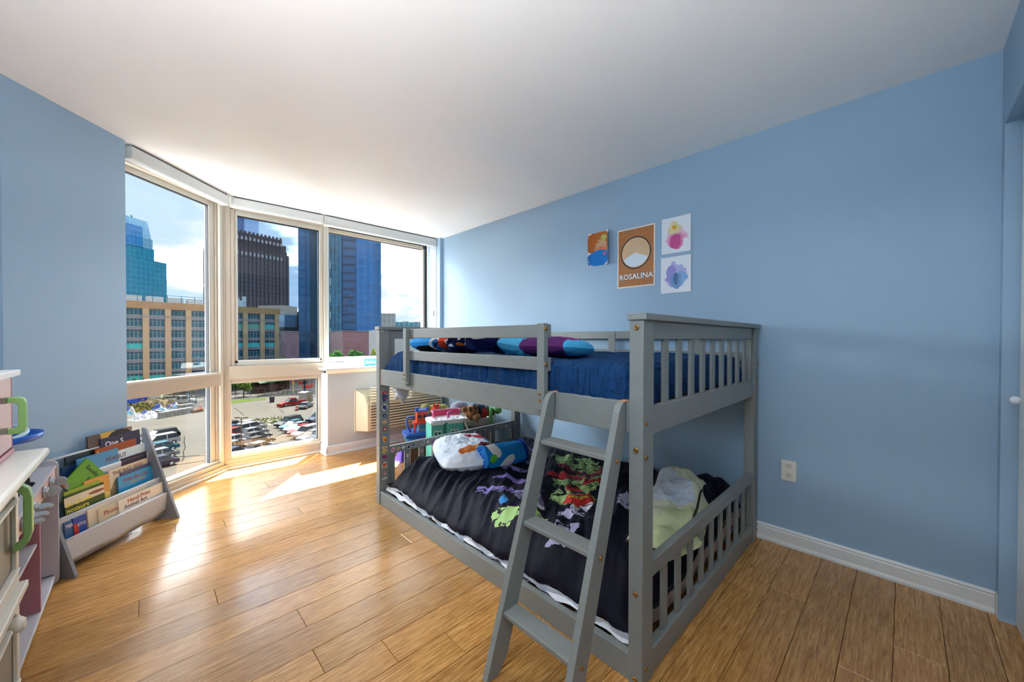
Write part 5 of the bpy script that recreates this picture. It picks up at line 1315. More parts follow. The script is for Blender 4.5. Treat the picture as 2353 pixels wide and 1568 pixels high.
# ------------------------------------------------------------------ cars
M_CGL = mat('car_glass', '04080c', .2, spec=.1); M_TYRE = mat('car_tyre', '060608', .8); M_RIM = mat('car_rim', '4a4c50', .5)
CARCOL = {'white': ('f4f6f8', .17), 'silver': ('c4c8ce', .16), 'grey': ('9496a0', .14), 'black': ('2c2e34', .22), 'red': ('c8202c', .22), 'teal': ('3a8aa0', .2), 'navy': ('36446a', .22), 'brown': ('8a7a74', .13)}
def carpaint(c): return mat('car_paint_' + c, ext(*CARCOL[c]), .3, spec=.08)
def car(label, P, ang, color, kind='sedan', cat='car', group='cars in the parking lot'):
    t = thing({'pickup': 'pickup_truck', 'suv': 'parked_suv'}.get(kind, 'parked_car'), label, cat, (P.x, P.y, G + .04), ang, group)
    L_, W_, Hh = {'sedan': (4.7, 1.82, 1.45), 'suv': (4.8, 1.92, 1.75), 'pickup': (5.7, 2.0, 1.85)}[kind]
    b = .85 if kind == 'sedan' else 1.02
    x0, x1 = -L_ / 2, L_ / 2
    prof = [(x0, .32), (x0 - .02, .6), (x0 + .06, b - .04), (x0 + .3, b), (x1 - 1.25, b + .02), (x1 - .35, b - .12), (x1 - .05, b - .3), (x1, .34)]
    mb = MB().prism([(x, -W_ / 2, z) for x, z in prof], (0, W_, 0)); mb.build('body', carpaint(color), t, local=True, bevel=.09)
    if kind == 'sedan': cb = [(x0 + .45, x1 - 1.15, x0 + 1.15, x1 - 2.05)]
    elif kind == 'suv': cb = [(x0 + .10, x1 - 1.2, x0 + .4, x1 - 1.95)]
    else: cb = [(x0 + 2.0, x1 - 1.45, x0 + 2.25, x1 - 2.15)]
    for a0, a1, c0, c1 in cb:
        w0, w1 = W_ / 2 - .06, W_ / 2 - .28
        vs = [(a0, -w0, b), (a1, -w0, b), (a1, w0, b), (a0, w0, b), (c0, -w1, Hh - .07), (c1, -w1, Hh - .07), (c1, w1, Hh - .07), (c0, w1, Hh - .07)]
        MB().add(vs, [(4, 5, 6, 7), (0, 1, 5, 4), (1, 2, 6, 5), (2, 3, 7, 6), (3, 0, 4, 7)]).build('cabin_glass', M_CGL, t, local=True)
        MB().prism([(c0 - .04, -w1 - .02, Hh - .07), (c1 + .05, -w1 - .02, Hh - .07), (c1 + .05, w1 + .02, Hh - .07), (c0 - .04, w1 + .02, Hh - .07)], (0, 0, .07)).build('roof', carpaint(color), t, local=True, bevel=.03)
        for s in (-1, 1):
            xm = (c0 + c1) / 2
            MB().prism([(xm - .06, s * (w0 + .005), b), (xm + .06, s * (w0 + .005), b), (xm + .06, s * (w1 + .012), Hh - .07), (xm - .06, s * (w1 + .012), Hh - .07)], (0, s * .02, 0)).build('pillar', carpaint(color), t, local=True)
    if kind == 'pickup':
        MB().box((x0 + .12, -W_ / 2 + .14, b - .02), (x0 + 1.9, W_ / 2 - .14, b + .012)).build('cargo_bed', mat('bed_dark', ext('3a3a3c', .4), .8), t, local=True)
        for s in (-1, 1): MB().box((x0 + .04, s * W_ / 2 - .07 - s * .07, b - .02), (x0 + 2.0, s * W_ / 2 + .07 - s * .07, b + .18)).build('bed_side', carpaint(color), t, local=True, bevel=.02)
    for x in (x0 + .85, x1 - .85):
        for s in (-1, 1):
            w = MB().lathe([(.33, 0), (.345, .03), (.345, .18), (.33, .21)], (x, s * (W_ / 2 - .19), .335), 16, ax=(0, s, 0)).build('wheel', M_TYRE, t, local=True)
            MB().lathe([(.2, 0), (.2, .012), (.05, .02)], (x, s * (W_ / 2 + .021), .335), 12, ax=(0, s, 0)).build('rim', M_RIM, w, local=True)
    for s in (-1, 1):
        MB().box((x1 - .12, s * (W_ / 2 - .36) - .16, b - .32), (x1 + .012, s * (W_ / 2 - .36) + .16, b - .2)).build('headlight', mat('headlight', ext('dfe6ea', .5), .1), t, local=True)
        MB().box((x0 - .03, s * (W_ / 2 - .2) - .12, b - .3), (x0 + .06, s * (W_ / 2 - .2) + .12, b - .12)).build('tail_light', mat('tail_light', ext('b01c20', .5), .2), t, local=True)
    return t
axis = (onz(690, 970, G) - onz(646, 985, G)); ANG = math.radians(28)
def row(pa, pb, cars, flip=False, da=0.):
    A, B = onz(*pa, G), onz(*pb, G); n = len(cars)
    for i, (col, kind, lab) in enumerate(cars):
        car(lab, A.lerp(B, i / max(1, n - 1)), ANG + da + (PI if flip else 0), col, kind)
row((664, 979), (742, 1025), [
    ('black', 'suv', 'black SUV parked first in the row beside the gravel strip'), ('teal', 'sedan', 'teal sedan parked next to the black SUV at the row end'),
    ('silver', 'sedan', 'silver sedan parked between the teal and the red car'), ('red', 'sedan', 'red hatchback parked between two silver cars'),
    ('white', 'suv', 'white SUV parked beside the red hatchback'), ('silver', 'sedan', 'silver sedan parked beside the white SUV'),
    ('grey', 'sedan', 'dark grey sedan parked near the lower frame corner'), ('white', 'sedan', 'white sedan with blue windscreen closing the row of cars')], True)
row((572, 984), (606, 1052), [
    ('white', 'sedan', 'white sedan parked nearest the gravel strip behind the lamp post'), ('white', 'suv', 'white SUV parked behind the lamp post'), ('silver', 'sedan', 'silver white sedan in the row by the lamp post'),
    ('grey', 'sedan', 'grey sedan parked between silver and brown cars'), ('brown', 'sedan', 'brown grey coupe parked near the lamp post foot'), ('white', 'sedan', 'white coupe with dark side window near lamp post foot'),
    ('silver', 'sedan', 'pale teal silver sedan nearest the building wall')])
row((536, 985), (538, 1052), [('black', 'sedan', 'dark grey sedan at the far end beside the white sedan'), ('navy', 'sedan', 'navy sedan beside the window frame'), ('red', 'suv', 'red SUV behind the lamp post row'), ('white', 'sedan', 'white sedan behind the lamp post row'), ('silver', 'sedan', 'silver sedan in the second row by the frame'), ('navy', 'sedan', 'dark blue sedan closest to the building in the second row')])
row((366, 1013), (352, 1078), [('black', 'suv', 'black and white SUV with red roof load parked beyond the book rack'), ('white', 'suv', 'white SUV parked second in the row beyond the book rack'), ('teal', 'sedan', 'teal silver sedan third in the row beyond the book rack'), ('silver', 'sedan', 'silver sedan fourth in the row beyond the book rack'), ('navy', 'sedan', 'navy sedan half hidden behind the book rack edge')], True, -.1)
car('dark blue SUV parked apart behind the teal sedan', onz(733, 968, G), ANG + PI, 'navy', 'suv')
car('red pickup truck standing alone in the lot', onz(672, 932, G), math.atan2(*(lambda d: (d.y, d.x))(onz(646, 935, G) - onz(698, 928, G))), 'red', 'pickup', 'truck')
car('white pickup truck parked along the fence', onz(418, 927, G), math.atan2(*(lambda d: (d.y, d.x))(onz(434, 926, G) - onz(400, 928, G))), 'white', 'pickup', 'truck')
car('silver car with open hood behind the red pickup', onz(703, 938, G), ANG + .4, 'silver', 'sedan')
# snow plow blade beside the red pickup
p = onz(645, 937, G); t = thing('plow_blade', 'small orange red plow blade in front of the red pickup', 'plow', (p.x, p.y, G + .04), ANG)
MB().grid(6, 5, lambda u, v: (-.2 * math.sin(v * 2.2), -1.1 + 2.2 * u, .05 + .75 * v)).build('blade', mat('plow_red', ext('c84a34', .3), .6), t, local=True)
MB().box((0, -.4, .15), (1.0, .4, .3)).build('mount', mat('plow_dark', ext('4a2420', .5), .7), t, local=True)

# ------------------------------------------------------------------ lot furniture
def lampost(u, v, vtop, ul, ur):
    b_ = onz(u, v, G); s = (b_ - EYE).dot(AX_F); top = ats(u, vtop, s)
    h = top.z - G; t = thing('lot_lamp', 'brown T-shaped lamp post between the parked cars', 'lamp post', (b_.x, b_.y, G + .035), math.atan2(AX_R.y, AX_R.x))
    m = mat('lamp_brown', ext('4a3a30', .6), .7)
    w = (ur - ul) / FPX * s / 2
    MB().lathe([(.16, 0), (.16, .5), (.09, .55), (.07, h)], (0, 0, 0), 10).build('pole', m, t, local=True)
    MB().box((-w, -.06, h - .05), (w, .06, h + .03)).build('cross_arm', m, t, local=True)
    for s_ in (-1, 1): MB().box((s_ * w * .72 - .28, -.16, h - .02), (s_ * w * .72 + .28, .16, h + .1)).build('lamp_head', m, t, local=True, bevel=.02)
lampost(555, 1036, 961, 541, 569)
def drum(u, v, label):
    p = onz(u, v, G); t = thing('traffic_drum', label, 'traffic drum', (p.x, p.y, G + .04), group='orange traffic drums')
    mo, mw = mat('drum_orange', ext('e0572c', .35), .5), mat('drum_white', ext('f0ece4', .25), .5)
    MB().lathe([(.42, 0), (.42, .1), (.30, .12)], (0, 0, 0), 14).build('rubber_base', M_TYRE, t, local=True)
    for k in range(4): MB().lathe([(.30 - .015 * k, .12 + .24 * k), (.285 - .015 * k, .36 + .24 * k)], (0, 0, 0), 14).build('band', mo if k % 2 == 0 else mw, t, local=True)
    MB().lathe([(.24, 1.08), (.10, 1.1), (.09, 1.17)], (0, 0, 0), 12).build('handle', mo, t, local=True)
drum(682, 944, 'orange striped traffic drum beside the red pickup'); drum(461, 942, 'orange traffic drum near the white stacks')
p = onz(625, 925, G); t = thing('dark_bin', 'dark bin standing alone on the empty lot', 'bin', (p.x, p.y, G + .04))
MB().lathe([(.5, 0), (.6, 1.3), (.62, 1.35)], (0, 0, 0), 14).build('tub', mat('bin_dark', ext('3a3a3e', .5), .7), t, local=True); MB().lathe([(.65, 1.35), (.6, 1.45), (.2, 1.55)], (0, 0, 0), 14).build('lid', mat('bin_dark2', ext('48484c', .5), .7), t, local=True)
p = onz(703, 924, G); t = thing('lot_shed', 'small white shed at the fence corner', 'shed', (p.x, p.y, G + .04), ANG)
MB().box((-1.3, -1, 0), (1.3, 1, 2.4)).build('walls', mat('shed_white', ext('d8d0c4', .22), .8), t, local=True); MB().prism([(-1.5, -1.2, 2.4), (1.5, -1.2, 2.4), (1.5, -1.2, 2.5), (0, -1.2, 2.75), (-1.5, -1.2, 2.5)], (0, 2.4, 0)).build('roof', mat('shed_roof', ext('e8e4dc', .2), .8), t, local=True); MB().box((-.4, -1.03, 0), (.4, -1, 1.9)).build('shed_door', mat('shed_tan', ext('b8946a', .3), .8), t, local=True)
# white block stacks, tarps, debris, bus
def stack(u, v, w, n, rows, label, cols=('e6e6e2', 'd8d8d4')):
    p = onz(u, v, G); t = thing('block_stack', label, 'blocks', (p.x, p.y, G + .04), ANG + .1)
    for r in range(rows):
        for i in range(n):
            MB().box((-w / 2 + w * i / n + .04, -.6, r * .62), (-w / 2 + w * (i + 1) / n - .04, .6, r * .62 + .58)).build('block', mat('block_%s' % cols[(i + r) % 2], ext(cols[(i + r) % 2], .18), .8), t, local=True, bevel=.03)
    return t
stack(405, 955, 6.4, 8, 2, 'long row of white wrapped blocks on the lot'); stack(427, 941, 3.0, 4, 2, 'taller stack of white blocks behind the long row'); stack(366, 957, .9, 1, 2, 'yellow and white bundle at the end of the block row', ('c8a030', 'e6e2d4')); stack(452, 948, 2.2, 3, 1, 'orange brown brick pallets beside the white blocks', ('b8703a', 'a86434'))
def tarp(u, v, w, h, c, label, seed):
    p = onz(u, v, G); t = thing('tarp_heap', label, 'tarp', (p.x, p.y, G + .04), ANG)
    def fn(a, b):
        x = (a - .5) * w; y = (b - .5) * w * .7; e = max(0, 1 - ((a - .5) ** 2 + (b - .5) ** 2) * 4)
        return (x, y, h * e * (1 + .8 * fbm(x * .9 + seed, y * .9, seed, 3)))
    MB().grid(24, 20, fn, sm=False).build('sheet', printed('tarp_%d' % seed, tuple(ext(c, .25)), [(ext('3a5fc0', .25), -.6, .2, .9, .5, .15), (ext('e8e4e0', .22), .8, -.4, .9, .4, .15), (ext('c89a5a', .22), -.9, -.5, .5, .2, .2)], .8, 'xy', nscale=1.2), t, local=True)
tarp(336, 962, 5.0, 1.6, 'dcdce2', 'heap of blue and white tarps on the lot', 1); tarp(366, 945, 2.8, 1.4, '5ab0dc', 'light blue tarp peak behind the white tarps', 2); tarp(400, 938, 3.0, 1.1, '4a90d0', 'crumpled blue tarp beside the white blocks', 3); tarp(296, 953, 2.4, 1.5, '5ac0dc', 'turquoise tarp corner by the window edge', 4)
def heap(u, v, w, h, c, label, seed, n=220):
    p = onz(u, v, G); t = thing('debris_heap', label, 'debris', (p.x, p.y, G + .04)); t['kind'] = 'stuff'
    mb = MB(); rr = random.Random(seed)
    mb.grid(20, 20, lambda a, b: ((a - .5) * w, (b - .5) * w * .8, h * max(0, 1 - ((a - .5) ** 2 + (b - .5) ** 2) * 4) * (1 + .5 * fbm(a * 5, b * 5, seed, 3))), 0, False)
    for i in range(n):
        a, b = rr.uniform(-.42, .42), rr.uniform(-.42, .42); e = max(0, 1 - (a * a + b * b) * 4)
        c0 = V((a * w, b * w * .8, h * e + .1)); d = V((rr.uniform(-1, 1), rr.uniform(-1, 1), rr.uniform(-.2, .6))).normalized() * rr.uniform(.2, .8)
        mb.obox(c0, d, V((0, 0, .06)), d.cross(V((0, 0, 1))).normalized() * .06, rr.choice((0, 1, 2)))
    mb.build('rubble', [mat('rubble_%s' % k, ext(k, .22), .95, vary=.3, vscale=2) for k in c], t, local=True)
heap(356, 938, 9, 2.0, ('a99474', '8f8460', 'b8a05a'), 'brown mound of rubble and branches in the lot', 1); heap(322, 946, 6, 1.6, ('b0a04a', '9a8a54', '7a7a4a'), 'yellowish pile of cut branches by the tarps', 2)
heap(612, 972, 7, .5, ('d8d0b8', 'b8b48a', '9aa05a'), 'gravel and weed strip between the car rows', 3, 160)
p = onz(300, 931, G); t = thing('city_bus', 'blue and white bus parked behind the rubble', 'bus', (p.x, p.y, G + .04), math.atan2(AX_R.y, AX_R.x))
MB().box((-5.5, -1.25, .5), (3.0, 1.25, 1.9)).build('lower_body', mat('bus_blue', ext('2a4aa8', .5), .4), t, local=True, bevel=.1); MB().box((-5.5, -1.25, 1.91), (2.7, 1.25, 3.1)).build('upper_body', mat('bus_white', ext('dce4ea', .25), .4), t, local=True, bevel=.15)
for i in range(6): MB().box((-5.2 + 1.3 * i, -1.27, 2.0), (-4.1 + 1.3 * i, -1.25, 2.75)).build('bus_window', M_CGL, t, local=True)
for x in (-4, 1.4): MB().lathe([(.5, 0), (.5, .3)], (x, -1.2, .5), 14, ax=(0, 1, 0)).build('wheel', M_TYRE, t, local=True)
# orange barricades on the street
for i, (u, v) in enumerate(((692, 884), (701, 893), (709, 893), (717, 890))):
    p = onz(u, v, G); t = thing('road_barricade', ('orange water barricade across the far lane of the street', 'orange water barricade beside the thick dark pole', 'orange water barricade between two others in line', 'orange water barricade at the end of the line')[i], 'barricade', (p.x, p.y, G + .09), ANG + .2 * i, 'orange barricades on the street')
    MB().prism([(-.9, -.3, 0), (.9, -.3, 0), (.8, -.3, .25), (.8, -.3, 1.0), (-.8, -.3, 1.0), (-.8, -.3, .25)], (0, .6, 0)).build('barrier_body', mat('barricade_orange', ext('f0442c', .4), .5), t, local=True, bevel=.05)
    MB().box((-.5, -.32, .4), (.5, -.3, .65)).build('barrier_panel', mat('barricade_white', ext('f0d8cc', .3), .5), t, local=True)
# fence along the street
fa_, fb_ = onz(430, 925, G), onz(640, 907, G); fc_ = onz(770, 918, G)
fn_ = thing('chain_fence', 'dark chain link fence between the lot and the street', 'fence', (fa_.x, fa_.y, G + .1))
M_FEN = mat('fence_dark', '1c1c20', .7)
for A_, B_ in ((fa_, fb_), (fb_, fc_)):
    n = 12
    for i in range(n + 1):
        q = A_.lerp(B_, i / n); MB().tube([(q.x, q.y, G + .1), (q.x, q.y, G + 2.2)], .06, 6).build('fence_post', M_FEN, fn_)
    for z in (.3, 1.2, 2.15): MB().tube([(A_.x, A_.y, G + z), (B_.x, B_.y, G + z)], .035, 5).build('fence_rail', M_FEN, fn_)
# street poles
for u, v, vt, r, lab, c in ((700, 902, 860, .22, 'thick dark street pole by the fence corner', '1e2228'), (674, 905, 868, .12, 'pale street pole with signal box by the crossing', 'b8a888'), (662, 896, 872, .10, 'thin park lamp with flared base on the pavement', '2a2a30'), (712, 898, 862, .10, 'thin grey pole beside the barricades', '8a8a8a'), (436, 930, 885, .10, 'dark fence pole behind the white pickup', '22242a'), (450, 928, 885, .08, 'second dark pole further along the fence', '22242a')):
    b_ = onz(u, v, G); s = (b_ - EYE).dot(AX_F); zt = ats(u, vt, s).z
    t = thing('street_pole', lab, 'pole', (b_.x, b_.y, G + .1))
    MB().lathe([(r * 2.2, 0), (r * 2.2, .5), (r, .8), (r * .8, zt - G)], (0, 0, 0), 10).build('shaft', mat('pole_' + c, ext(c, .5), .6), t, local=True)
    MB().box((-r * 2, -r * 2, 2.6), (r * 2, r * 2, 3.3)).build('junction_box', mat('polebox_' + c, ext(c if c != 'b8a888' else 'd8a030', .4), .6), t, local=True)

# ------------------------------------------------------------------ trees
def leafmat(c): return mat('leaf_' + c, ext(c, .42), .8, vary=.45, vscale=.6)
def tree(u, v_base, v_top, wpx, label, c, trunk=True, s=None, cat='tree', name='street_tree', group='trees and shrubs outside the windows', n=1500, seed=0, leaf=1.2):
    if s is None: b_ = onz(u, v_base, G); s = (b_ - EYE).dot(AX_F)
    else: b_ = ats(u, 780, s)
    zt = ats(u, v_top, s).z; h = zt - G; rx = wpx / 2 / FPX * s
    t = thing(name, label, cat, (b_.x, b_.y, G + .05), group=group)
    rr = random.Random(seed + int(u)); mb = MB()
    zc = h * .62; rz = h * .38 if trunk else h * .5
    if not trunk: zc = h * .5
    lobes = [(V((rr.uniform(-.5, .5) * rx, rr.uniform(-.5, .5) * rx, zc + rr.uniform(-.5, .5) * rz)), rr.uniform(.45, .7)) for _ in range(7)]
    ls = max(.18, rx * .10) * leaf
    for i in range(n):
        c0, k = rr.choice(lobes)
        d = V((rr.gauss(0, 1), rr.gauss(0, 1), rr.gauss(0, 1))).normalized()
        q = c0 + V((d.x * rx * k, d.y * rx * k, d.z * rz * k)) * rr.uniform(.75, 1.05)
        if q.z < .1: q.z = .1 + rr.random() * .3
        a = V((rr.gauss(0, 1), rr.gauss(0, 1), rr.gauss(0, 1))).normalized() * ls; b2 = a.orthogonal().normalized() * ls * .7
        mb.add([q - a, q + b2, q + a, q - b2], [(0, 1, 2, 3)])
    f = mb.build('foliage', leafmat(c), t, local=True); f['kind'] = 'stuff'
    if trunk:
        tb = MB().tube([(0, 0, 0), (.05, .03, h * .3), (.1, 0, h * .55)], [h * .03, h * .022, h * .012], 8)
        for q in (0., 2.1, 4.2): tb.tube([(.05, .03, h * .3), (.4 * rx * math.cos(q), .4 * rx * math.sin(q), h * .62)], [h * .016, h * .006], 6)
        tb.build('trunk', mat('bark_dark', ext('4a3a30', .5), .9), t, local=True)
    return t
TL_ = ['5f7a2a', '4a6a2a', '6f8a34', '3f5a30', '54703a']
for i, (u, vb, vt, w, lab) in enumerate(((560, 912, 872, 30, 'bare-branched tree with pale twigs by the verge'), (578, 904, 868, 26, 'green street tree beside the pavilion roof'), (606, 893, 862, 30, 'broad green street tree behind the fence'), (643, 889, 860, 26, 'yellow green street tree near the crossing'), (541, 904, 868, 26, 'dark green street tree by the garage'),
        (440, 913, 872, 32, 'olive tree above the white pickup'), (474, 909, 868, 32, 'grey green tree beside the window stile'), (400, 912, 874, 44, 'dark tree behind the rubble mound'), (330, 915, 872, 60, 'dark green tree behind the blue bus'), (658, 888, 858, 16, 'small yellow tree beside the park lamp'))):
    tree(u, vb, vt, w, lab, TL_[i % 5], seed=i)
for i, (u, vt, w, s, lab, c) in enumerate(((770, 803, 34, 112, 'bright green tree below the tall glass tower', '3f8a2a'), (816, 804, 40, 112, 'green tree in front of the red brick block', '3a7a28'), (858, 802, 22, 90, 'yellow green tree beside the bed post', '8a9a1e'), (650, 816, 10, 134, 'small yellow tree beside the tan building', '7a9a34'), (837, 810, 18, 100, 'dark green shrub tree between the two green trees', '2e5a2a'))):
    tree(u, 0, vt, w, lab, c, s=s, seed=i + 40, n=2200, leaf=1.5)
# pavilion with green roof
p = onz(619, 899, G); t = thing('park_pavilion', 'long pavilion with green roof among the trees', 'pavilion', (p.x, p.y, G + .1), math.atan2(axis.y, axis.x) - .1)
MB().prism([(-6, -2.5, 2.8), (6, -2.5, 2.8), (6, 0, 4.0), (-6, 0, 4.0)], (0, 0, .2)).prism([(-6, 2.5, 2.8), (6, 2.5, 2.8), (6, 0, 4.0), (-6, 0, 4.0)], (0, 0, .2)).build('roof', mat('pavilion_green', ext('2f8a5a', .2), .6), t, local=True)
for x in (-5.5, -2, 2, 5.5):
    for y in (-2.2, 2.2): MB().box((x - .12, y - .12, 0), (x + .12, y + .12, 2.8)).build('pavilion_post', mat('pavilion_dark', ext('3a2a24', .5), .8), t, local=True)
MB().box((-5.4, -1.8, 0), (5.4, 1.8, 2.2)).build('inner_wall', mat('pavilion_brown', ext('4a2e26', .4), .9), t, local=True)

# ------------------------------------------------------------------ buildings
KB = .140 / KE
_mat, _brick = mat, brick_mat
def mat(name, c, *a, **k): return MATS[name] if name in MATS else _mat(name, ext(c, KB), *a, **k)
def brick_mat(name, c1, c2, cm, *a, **k): return MATS[name] if name in MATS else _brick(name, ext(c1, KB), ext(c2, KB), ext(cm, KB), *a, **k)
def frame_of(u0, s0, u1, s1):
    A, B = ats(u0, 780, s0), ats(u1, 780, s1); A.z = B.z = G
    d = (B - A); return A, B, math.atan2(d.y, d.x), d.length
def hgt(u, v, s): return ats(u, v, s).z - G
def building(name, label, u0, s0, u1, s1, vols, cat='building'):
    """vols: (part name, a0, a1 as fractions, depth from, depth to, z0, z1 or v of top at u0, material)"""
    A, B, ang, L_ = frame_of(u0, s0, u1, s1)
    t = thing(name, label, cat, (A.x, A.y, G + .02), ang)
    for nm, a0, a1, d0, d1, z0, z1, m in vols: MB().box((a0 * L_, d0, z0), (a1 * L_, d1, z1)).build(nm, m, t, local=True)
    return t, L_
# tan office block with teal windows
s0_, s1_ = 118., 152.
A, B, ang, LT = frame_of(280, 117., 641, s1_)
tan = thing('tan_office_building', 'tan concrete office block with teal strip windows and rooftop railing', 'building', (A.x, A.y, G + .02), ang)
def fa(u):      # along-facade position of an image column
    n = V((-math.sin(ang), math.cos(ang), 0)); q = onp(u, 780, A, n); return (q - A).dot(V((math.cos(ang), math.sin(ang), 0)))
M_TAN = mat('tan_concrete', 'c2a078', .9, vary=.10, vscale=.5, bump=.2, bscale=4); M_SPAN = mat('grey_spandrel', '8d8484', .9, vary=.08, vscale=.4); M_RUST = mat('stained_cornice', 'ad8452', .9, vary=.25, vscale=.9)
M_TGL = mat('teal_window_glass', '14505e', .4, vary=.6, vscale=.25, spec=.03); M_TGL2 = mat('bright_teal_blind', '2fc0bc', .6); M_TGL3 = mat('green_blind', '58a888', .6); M_MUL = mat('pale_mullion', '9aa4a4', .6)
ztop = hgt(290, 690.5, 118.2); zlow = 0
MB().box((-25, .9, 0), (LT, 30, ztop - 2.2)).build('core', mat('tan_core', '6f675e', .9), tan, local=True)
MB().box((-25, -.5, ztop - 2.35), (LT + .4, 30, ztop)).build('cornice', M_RUST, tan, local=True)
zr = [(706, 724), (733, 750), (758.4, 775.7), (784, 801), (809, 826), (834, 851.5), (858.6, 875), (883, 900)]
rows_ = [(hgt(320, b, 121.), hgt(320, a, 121.)) for a, b in zr]
cols_ = [fa(u) for u in (335, 386, 433)]; cols2 = [fa(u) for u in (563.5, 602.5, 636)]
pit = (cols_[2] - cols_[0]) / 2
mid = [cols_[2] + (cols2[0] - cols_[2]) * k / 3 for k in (1, 2)]
allc = [cols_[0] - pit * 2, cols_[0] - pit] + cols_ + mid + cols2
for c_ in allc: MB().box((c_ - .75, -.55, 0), (c_ + .75, .89, ztop - 2.3)).build('pier', M_TAN, tan, local=True)
for c_ in allc[1:]:
    for z in (ztop - 4.6, ztop - 5.1): MB().box((c_ - .8, -.62, z), (c_ + .8, -.551, z + .16)).build('pier_band', M_SPAN, tan, local=True)
zs_ = [ztop - 2.4] + [v for r in rows_ for v in (r[1], r[0])]
rw = random.Random(4)
for c0, c1 in zip(allc, allc[1:]):
    for k, (za, zb) in enumerate(rows_):
        if k + 1 < len(rows_): MB().box((c0 + .76, .1, rows_[k + 1][1] + .02), (c1 - .76, .89, za - .02)).build('spandrel', M_SPAN, tan, local=True)
        MB().box((c0 + .76, .02, za - .22), (c1 - .76, .099, za - .03)).build('window_ledge', M_MUL, tan, local=True)
        w = MB().box((c0 + .76, .45, za), (c1 - .76, .5, zb)).build('window', M_TGL, tan, local=True)
        x0_, x1_ = c0 + .76, c1 - .76; mb = MB()
        for j in range(1, 4): xm = x0_ + (x1_ - x0_) * j / 4; mb.box((xm - .07, .36, za), (xm + .07, .449, zb))
        mb.box((x0_, .36, zb - (zb - za) * .33 - .05), (x1_, .449, zb - (zb - za) * .33 + .05))
        mb.build('window_bars', M_MUL, w, local=True)
        blind = None
        if (k == 1 and c0 > cols2[0] - 8): blind = M_TGL3 if c0 < cols2[1] - 1 else M_TGL2
        elif k == 3 and c0 > cols2[0] - 8 or k == 6 or (k == 3 and c0 < cols_[0] and rw.random() < .9): blind = M_TGL2
        elif rw.random() < .22: blind = mat('dim_teal_blind', '1f6a70', .6)
        if blind:
            f0 = 0. if blind is not MATS.get('dim_teal_blind') else rw.choice((0., .25, .5)); f1 = 1. if f0 == 0 and blind is not MATS.get('dim_teal_blind') else f0 + .25
            MB().box((x0_ + (x1_ - x0_) * f0, .40, za), (x0_ + (x1_ - x0_) * min(1, f1), .44, za + (zb - za) * .62)).build('window_blind', blind, w, local=True)
M_RAILB = mat('rooftop_railing_blue', '4a6a80', .6); M_ROOFW = mat('rooftop_units', 'c4ccd0', .7)
for z in (.5, 1.3, 2.2): MB().box((-25, -.3, ztop + z), (fa(500), -.18, ztop + z + .12)).build('roof_rail', M_RAILB, tan, local=True)
x = -25.
while x < fa(500): MB().box((x, -.32, ztop), (x + .16, -.14, ztop + 2.35)).build('roof_rail_post', M_RAILB, tan, local=True); x += 3.55
for k in range(9):
    x = -20 + k * 5.2
    if x > fa(495): break
    MB().box((x, 3, ztop), (x + 4.2, 5, ztop + 1.9)).build('roof_unit', M_ROOFW, tan, local=True, bevel=.05)
for x, w, hh in ((fa(552), 1.6, 3.4), (fa(562), 2.2, 2.6), (fa(570), .8, 4.2)): MB().box((x - w / 2, 3, ztop), (x + w / 2, 5, ztop + hh)).build('roof_unit', M_ROOFW, tan, local=True, bevel=.05)
# far glass tower, stepped, on the left
gm = lambda nm, c1, c2, cm, w, h, mo, r=.35: brick_mat(nm, c1, c2, cm, 1.0, w, h, mo, r, spec=.06)
M_T1a = gm('teal_curtain_wall', '0684aa', '0472a2', '2aa0b4', 3.2, 3.6, .30); M_T1b = gm('sky_curtain_wall', '147ac8', '0e6cbc', '3a9ad4', 2.6, 3.6, .28); M_T1c = gm('pale_curtain_wall', '6aa4cc', '5c9ac8', '8abcd8', 2.6, 3.6, .28)
sT = 250.
t, LL = building('teal_glass_tower', 'stepped teal glass tower behind the tan office block', 240, sT, 384, sT * 1.16, [
    ('lower_block', 0, 1, 0, 40, 0, hgt(384, 606, sT * 1.16), M_T1a), ('middle_block', 0, .80, 1, 38, hgt(384, 606, sT * 1.16), hgt(350, 573, sT * 1.12), M_T1a),
    ('upper_block', 0, .795, 2, 36, hgt(350, 573, sT * 1.12), hgt(350, 551, sT * 1.12), M_T1c), ('blue_panel', 0, .60, .5, 2, hgt(350, 573, sT * 1.12), hgt(320, 519, sT * 1.08), M_T1b)])
zt0, zt1 = hgt(350, 551, sT * 1.12), hgt(345, 511, sT * 1.12)
MB().add([(0, 2, zt0), (.775 * LL, 2, zt0), (.745 * LL, 4, zt1), (0, 4, zt1 + 1), (0, 36, zt0), (.775 * LL, 36, zt0), (.745 * LL, 34, zt1), (0, 34, zt1 + 1)],
         [(0, 1, 2, 3), (1, 5, 6, 2), (3, 2, 6, 7), (5, 4, 7, 6), (4, 0, 3, 7)]).build('sloping_crown', M_T1c, t, local=True)
MB().tube([(.63 * LL, 10, zt1), (.60 * LL, 10, zt1 + 3.5)], .5, 5).build('roof_mast', M_RAILB, t, local=True)
